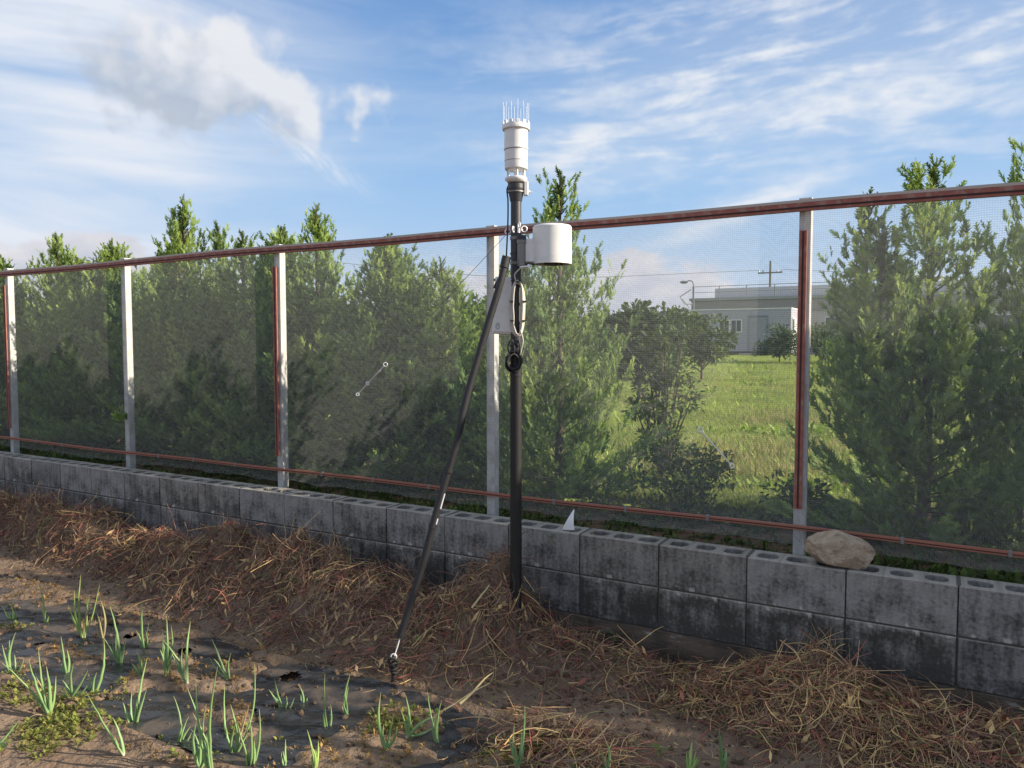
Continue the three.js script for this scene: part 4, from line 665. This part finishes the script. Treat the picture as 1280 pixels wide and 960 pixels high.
for (const [a, b, e, label] of [[[484, 458], [447, 493], 4.36, 'thin steel guy wire with a turnbuckle on the left, passing the net'], [[873, 538], [915, 582], 3.38, 'thin steel guy wire with a turnbuckle on the right, passing the net']]) {
  const left = b[0] < 640, s = left ? loc(-9, 289, -.02) : loc(8, 288, -.02), q = at(b[0], b[1], e), d = q.clone().sub(s), L = d.length(); d.normalize();
  const t0 = (() => { let best = 0, bd = 1e9; for (let k = 0; k < 200; k++) { const p = s.clone().addScaledVector(d, L * k / 200).project(camera), dx = (p.x + 1) * 640 - a[0], dy = (1 - p.y) * 480 - a[1]; if (dx * dx + dy * dy < bd) { bd = dx * dx + dy * dy; best = k / 200; } } return best * L; })();
  const A = s.clone().addScaledVector(d, t0), t = thing('guy_wire', label, 'guy wire'), end = q.clone().addScaledVector(d, (q.y - .5) / -d.y);
  mesh('wire', merge([rod(s, A, left ? .0016 : .0009, 4), rod(q, end, .0009, 4)]), M.wire, t);
  const up = V(0, 1, 0), sd = d.clone().cross(up).normalize(), B = q, m1 = A.clone().lerp(B, left ? .5 : .12), m2 = A.clone().lerp(B, .9);
  const ringG = (p, r) => { const g = new THREE.TorusGeometry(r, .0026, 6, 14); g.applyQuaternion(new THREE.Quaternion().setFromUnitVectors(V(0, 0, 1), toCam)); g.translate(p.x, p.y, p.z); return strip(g); };
  const tb = mesh('turnbuckle', merge([rod(A.clone().addScaledVector(d, .012), B.clone().addScaledVector(d, -.012), .0028, 6), rod(A.clone().lerp(B, .2).addScaledVector(sd, .004), A.clone().lerp(B, .75).addScaledVector(sd, .004), .003, 6)]), M.steel, t);
  mesh('hook', ringG(A, .011), M.steel, tb); mesh('hook', ringG(left ? A.clone().lerp(B, .62) : B, .009), M.steel, tb); if (left) mesh('hook', ringG(B, .008), M.steel, tb);
}

// ------------------------------------------------------------------ spring onions, each plant by itself
function onionLeaf(r, base, tip, bend, rad, col, droop) {
  const d = tip.clone().sub(base), l = d.length(), side = d.clone().cross(toCam).normalize(), pts = [];
  const n = 9; for (let i = 0; i <= n; i++) { const t = i / n; pts.push(base.clone().addScaledVector(d, t).addScaledVector(side, Math.sin(t * Math.PI) * bend * l).addScaledVector(toCam, Math.sin(t * Math.PI) * l * (r() - .5) * .03).add(V(0, droop ? Math.sin(t * Math.PI * .95) * l * droop : 0, 0))); }
  const curve = new THREE.CatmullRomCurve3(pts), S = 12, K = 6, pos = [], cl = [], idx = [], fr = curve.computeFrenetFrames(S, false);
  for (let i = 0; i <= S; i++) { const t = i / S, p = curve.getPointAt(t), q = rad * (t < .12 ? .75 + t * 2 : 1) * (1 - t ** 2.2 * .93); for (let k = 0; k < K; k++) { const a = k / K * 6.283, v = p.clone().addScaledVector(fr.normals[i], Math.cos(a) * q).addScaledVector(fr.binormals[i], Math.sin(a) * q * .75); pos.push(v.x, v.y, v.z); const w = smooth(.12, .0, t), y = smooth(.86, 1, t); const c = mix3(mix3(col, [.55, .52, .38], w), [.45, .36, .16], y * .8); cl.push(...c); } }
  for (let i = 0; i < S; i++) for (let k = 0; k < K; k++) { const a = i * K + k, b = i * K + (k + 1) % K; idx.push(a, b, a + K, b, b + K, a + K); }
  const g = new THREE.BufferGeometry(); g.setAttribute('position', new THREE.Float32BufferAttribute(pos, 3)); g.setAttribute('color', new THREE.Float32BufferAttribute(cl, 3)); g.setIndex(idx); g.computeVertexNormals(); return g;
}
const BLUE = [.215, .37, .155], LIME = [.33, .47, .13], PALE = [.38, .36, .16], DRY = [.45, .34, .20];
const ONIONS = [ // base, leaf tips, kind of colour, label
  [[62, 897], [[0, 826], [48, 810], [58, 833], [36, 824], [70, 845], [45, 846], [25, 912, 1]], BLUE, 'bushy onion plant in the left front with one long leaf leaning far left'],
  [[155, 943], [[107, 864], [141, 897], [170, 940, 1], [143, 945, 1]], BLUE, 'onion plant with one long straight leaf leaning left and a dry bent one'],
  [[167, 913], [[184, 822], [165, 863], [154, 878], [172, 868]], BLUE, 'onion plant with one tall curving leaf right of the bushy left one'],
  [[104, 791], [[85, 756], [101, 718], [112, 742], [93, 738], [125, 728], [108, 745], [116, 752]], LIME, 'bright sunlit onion clump standing by the edge of the vine heap'],
  [[57, 785], [[47, 722], [54, 752], [58, 760]], LIME, 'thin tall onion plant left of the bright sunlit clump'],
  [[16, 781], [[14, 755], [3, 758], [18, 764]], LIME, 'very small onion plant among yellow weeds at the left edge'],
  [[128, 799], [[124, 746], [131, 752], [120, 762]], PALE, 'yellowing onion plant just right of the bright sunlit clump'],
  [[151, 833], [[137, 757], [128, 795], [158, 800], [146, 790]], BLUE, 'blue-green onion plant with a tall straight leaf beside the yellowing one'],
  [[181, 820], [[178, 750], [170, 788], [186, 778]], BLUE, 'single-leaved tall onion plant against the vine heap'],
  [[90, 877], [[92, 828], [78, 850], [106, 862], [110, 838]], BLUE, 'onion plant with a folded leaf behind the bushy left one'],
  [[15, 845], [[12, 800], [3, 806], [20, 790], [30, 822]], BLUE, 'onion plant with several upright leaves at the left edge'],
  [[82, 843], [[76, 795], [84, 812]], BLUE, 'small upright onion plant in the middle of the left film'],
  [[117, 872], [[110, 842], [121, 840], [104, 850], [130, 800]], BLUE, 'onion plant with one leaf leaning right before the tall curving one'],
  [[174, 843], [[170, 812], [182, 824]], BLUE, 'tiny thin onion plant below the single-leaved tall one'],
  [[-6, 935], [[24, 900], [12, 925]], BLUE, 'onion plant cut by the lower left edge of the view'],
  [[208, 846], [[204, 795], [214, 782], [200, 812], [208, 770]], BLUE, 'onion plant with drooping tips at the front edge of the vine heap'],
  [[234, 855], [[238, 776], [204, 800], [228, 810], [222, 822]], BLUE, 'onion plant with one vertical and one left-leaning leaf near the vine heap'],
  [[286, 848], [[264, 799, .12], [289, 815], [282, 826]], BLUE, 'onion plant whose long leaf bends over to the left'],
  [[354, 892], [[336, 862], [368, 872], [343, 848], [358, 870]], BLUE, 'small spreading onion plant at the right part of the film'],
  [[223, 936], [[217, 870], [236, 896, .1], [228, 905]], BLUE, 'slim onion plant in front with one thin vertical leaf'],
  [[249, 958], [[234, 859], [262, 915, .15], [246, 900], [240, 925]], BLUE, 'onion plant at the lower edge with an arched leaf'],
  [[264, 962], [[245, 846], [272, 833], [258, 880], [252, 915]], BLUE, 'tallest front onion plant with two straight leaves spreading apart'],
  [[291, 950], [[281, 855], [318, 829], [288, 880], [296, 900]], BLUE, 'front onion plant with one leaf leaning far right'],
  [[314, 964], [[296, 902], [324, 886], [311, 893], [300, 928], [318, 925]], BLUE, 'front onion plant with a yellow curled leaf at the lower edge'],
  [[357, 962], [[357, 924], [352, 940]], BLUE, 'short onion plant at the lower edge right of the tall front group'],
  [[393, 962], [[384, 912], [398, 926], [388, 930]], LIME, 'short bright onion plant at the lower edge in the middle'],
  [[378, 886], [[375, 858], [384, 872]], BLUE, 'tiny onion seedling beside the small spreading plant'],
  [[409, 919], [[406, 841], [413, 880], [404, 890]], BLUE, 'onion plant with one tall thin leaf at the edge of the film'],
  [[434, 900], [[438, 842], [432, 868], [436, 858]], BLUE, 'short straight onion plant between film and vine heap'],
  [[483, 940], [[476, 866], [492, 892], [480, 905]], BLUE, 'two-leaved onion plant growing from a hole in the right film'],
  [[509, 917], [[507, 869], [546, 898, .2], [516, 900], [501, 888]], BLUE, 'onion plant with one leaf arching to the right and a weed at its foot'],
  [[547, 934], [[534, 862], [552, 876, .05], [540, 915], [545, 900]], BLUE, 'last onion plant at the right end of the film'],
  [[647, 962], [[656, 881], [643, 905], [636, 918], [652, 910]], BLUE, 'onion plant before the small loose vine clump'],
  [[758, 963], [[758, 925], [752, 936]], BLUE, 'onion tip at the lower edge right of the small vine clump'],
  [[862, 963], [[865, 927], [858, 940], [870, 938]], LIME, 'short bright onion plant at the lower edge before the straw-coloured heap'],
  [[903, 963], [[899, 911], [908, 935]], BLUE, 'thin tall onion plant at the lower edge before the straw-coloured heap'],
];
{
  const r = rng(99);
  for (const [b, tips, col, label] of ONIONS) {
    let p = onGround(b[0], b[1]); p = onGround(b[0], b[1], soilY(p.x, p.z)); const dep = p.clone().sub(EYE).dot(toCam) * -1, y = soilY(p.x, p.z);
    const t = thing('onion_plant', label, 'onion', [p.x, y - .004, p.z], 'spring onions growing in the bed');
    mesh('bulb', (() => { const g = new THREE.SphereGeometry(.0075, 8, 6); g.scale(1, 1.3, 1); return strip(g); })(), std(.5, .46, .36, .6), t);
    for (let k = 0, n = tips.length < 6 ? 2 : 1; k < n; k++) { const q = tips[Math.floor(r() * tips.length)]; if (q[2] !== 1) tips.push([lerp(b[0], q[0], .8) + (r() - .5) * 16, lerp(b[1], q[1], .45 + .35 * r()), r() < .3 ? .15 : 0]); }
    if (r() < .6) tips.push([b[0] + (r() - .5) * 44, b[1] + (r() - .3) * 10, 1]);
    tips.forEach(([x, yy, f], i) => {
      const tip = at(x, yy, dep + (r() - .5) * .12 * Math.min(1, Math.hypot(x - b[0], yy - b[1]) / 60)).sub(V(p.x, y - .004, p.z)), dry = f === 1, v = .8 + .4 * r(), k = col === PALE ? PALE : mix3(col, LIME, r() * .35), c = dry || (r() < .1 && i > 1) ? DRY : [k[0] * v, k[1] * v, k[2] * v];
      mesh('leaf', onionLeaf(r, V((r() - .5) * .008, 0, (r() - .5) * .008), tip, (r() - .5) * .2, dry ? .0022 : .005 + .0032 * r() * (i < 4 ? 1 : .7), c, dry ? .3 : f || 0), M.onion, t);
    });
  }
}
// small sprouts by the wall
for (const [px, py, d, h, label] of [[766, 815, 3.5, .1, 'small green sprout growing at the foot of the wall right of the pole'], [821, 945, 2.6, .07, 'small broad-leaved weed at the lower edge of the view'], [688, 655, 3.75, .05, 'green seedling in an open cell of the wall left of the white scrap']]) {
  const o = at(px, py, d), r = rng(px), t = thing('sprout', label, 'sprout', [o.x, py < 700 ? .5 : Math.max(soilY(o.x, o.z), 0), o.z]), T = new Tris();
  mesh('stem', rod(V(0, 0, 0), V(.008, h, 0), .0018, 5), std(.2, .24, .08, .7), t);
  for (let k = 0; k < 9; k++) { const a = k * 2.4, s = .018 + .014 * r(), q = V(.006, h * (.55 + .45 * r()), 0), e = q.clone().add(V(Math.cos(a) * s, s * .3, Math.sin(a) * s)), w = V(-Math.sin(a), 0, Math.cos(a)).multiplyScalar(s * .3), m = q.clone().lerp(e, .55); T.tri(q, m.clone().add(w), e, [.12, .19, .04]); T.tri(q, e, m.clone().sub(w), [.12, .19, .04]); }
  mesh('leaves', T.geo(), M.leaf, t);
}

// ------------------------------------------------------------------ draw
const renderer = new THREE.WebGLRenderer({ antialias: true });
renderer.setSize(1024, 768);
renderer.toneMapping = THREE.LinearToneMapping; renderer.toneMappingExposure = EXPOSURE;
renderer.shadowMap.enabled = true; renderer.shadowMap.type = THREE.PCFSoftShadowMap;
renderer.render(scene, camera);
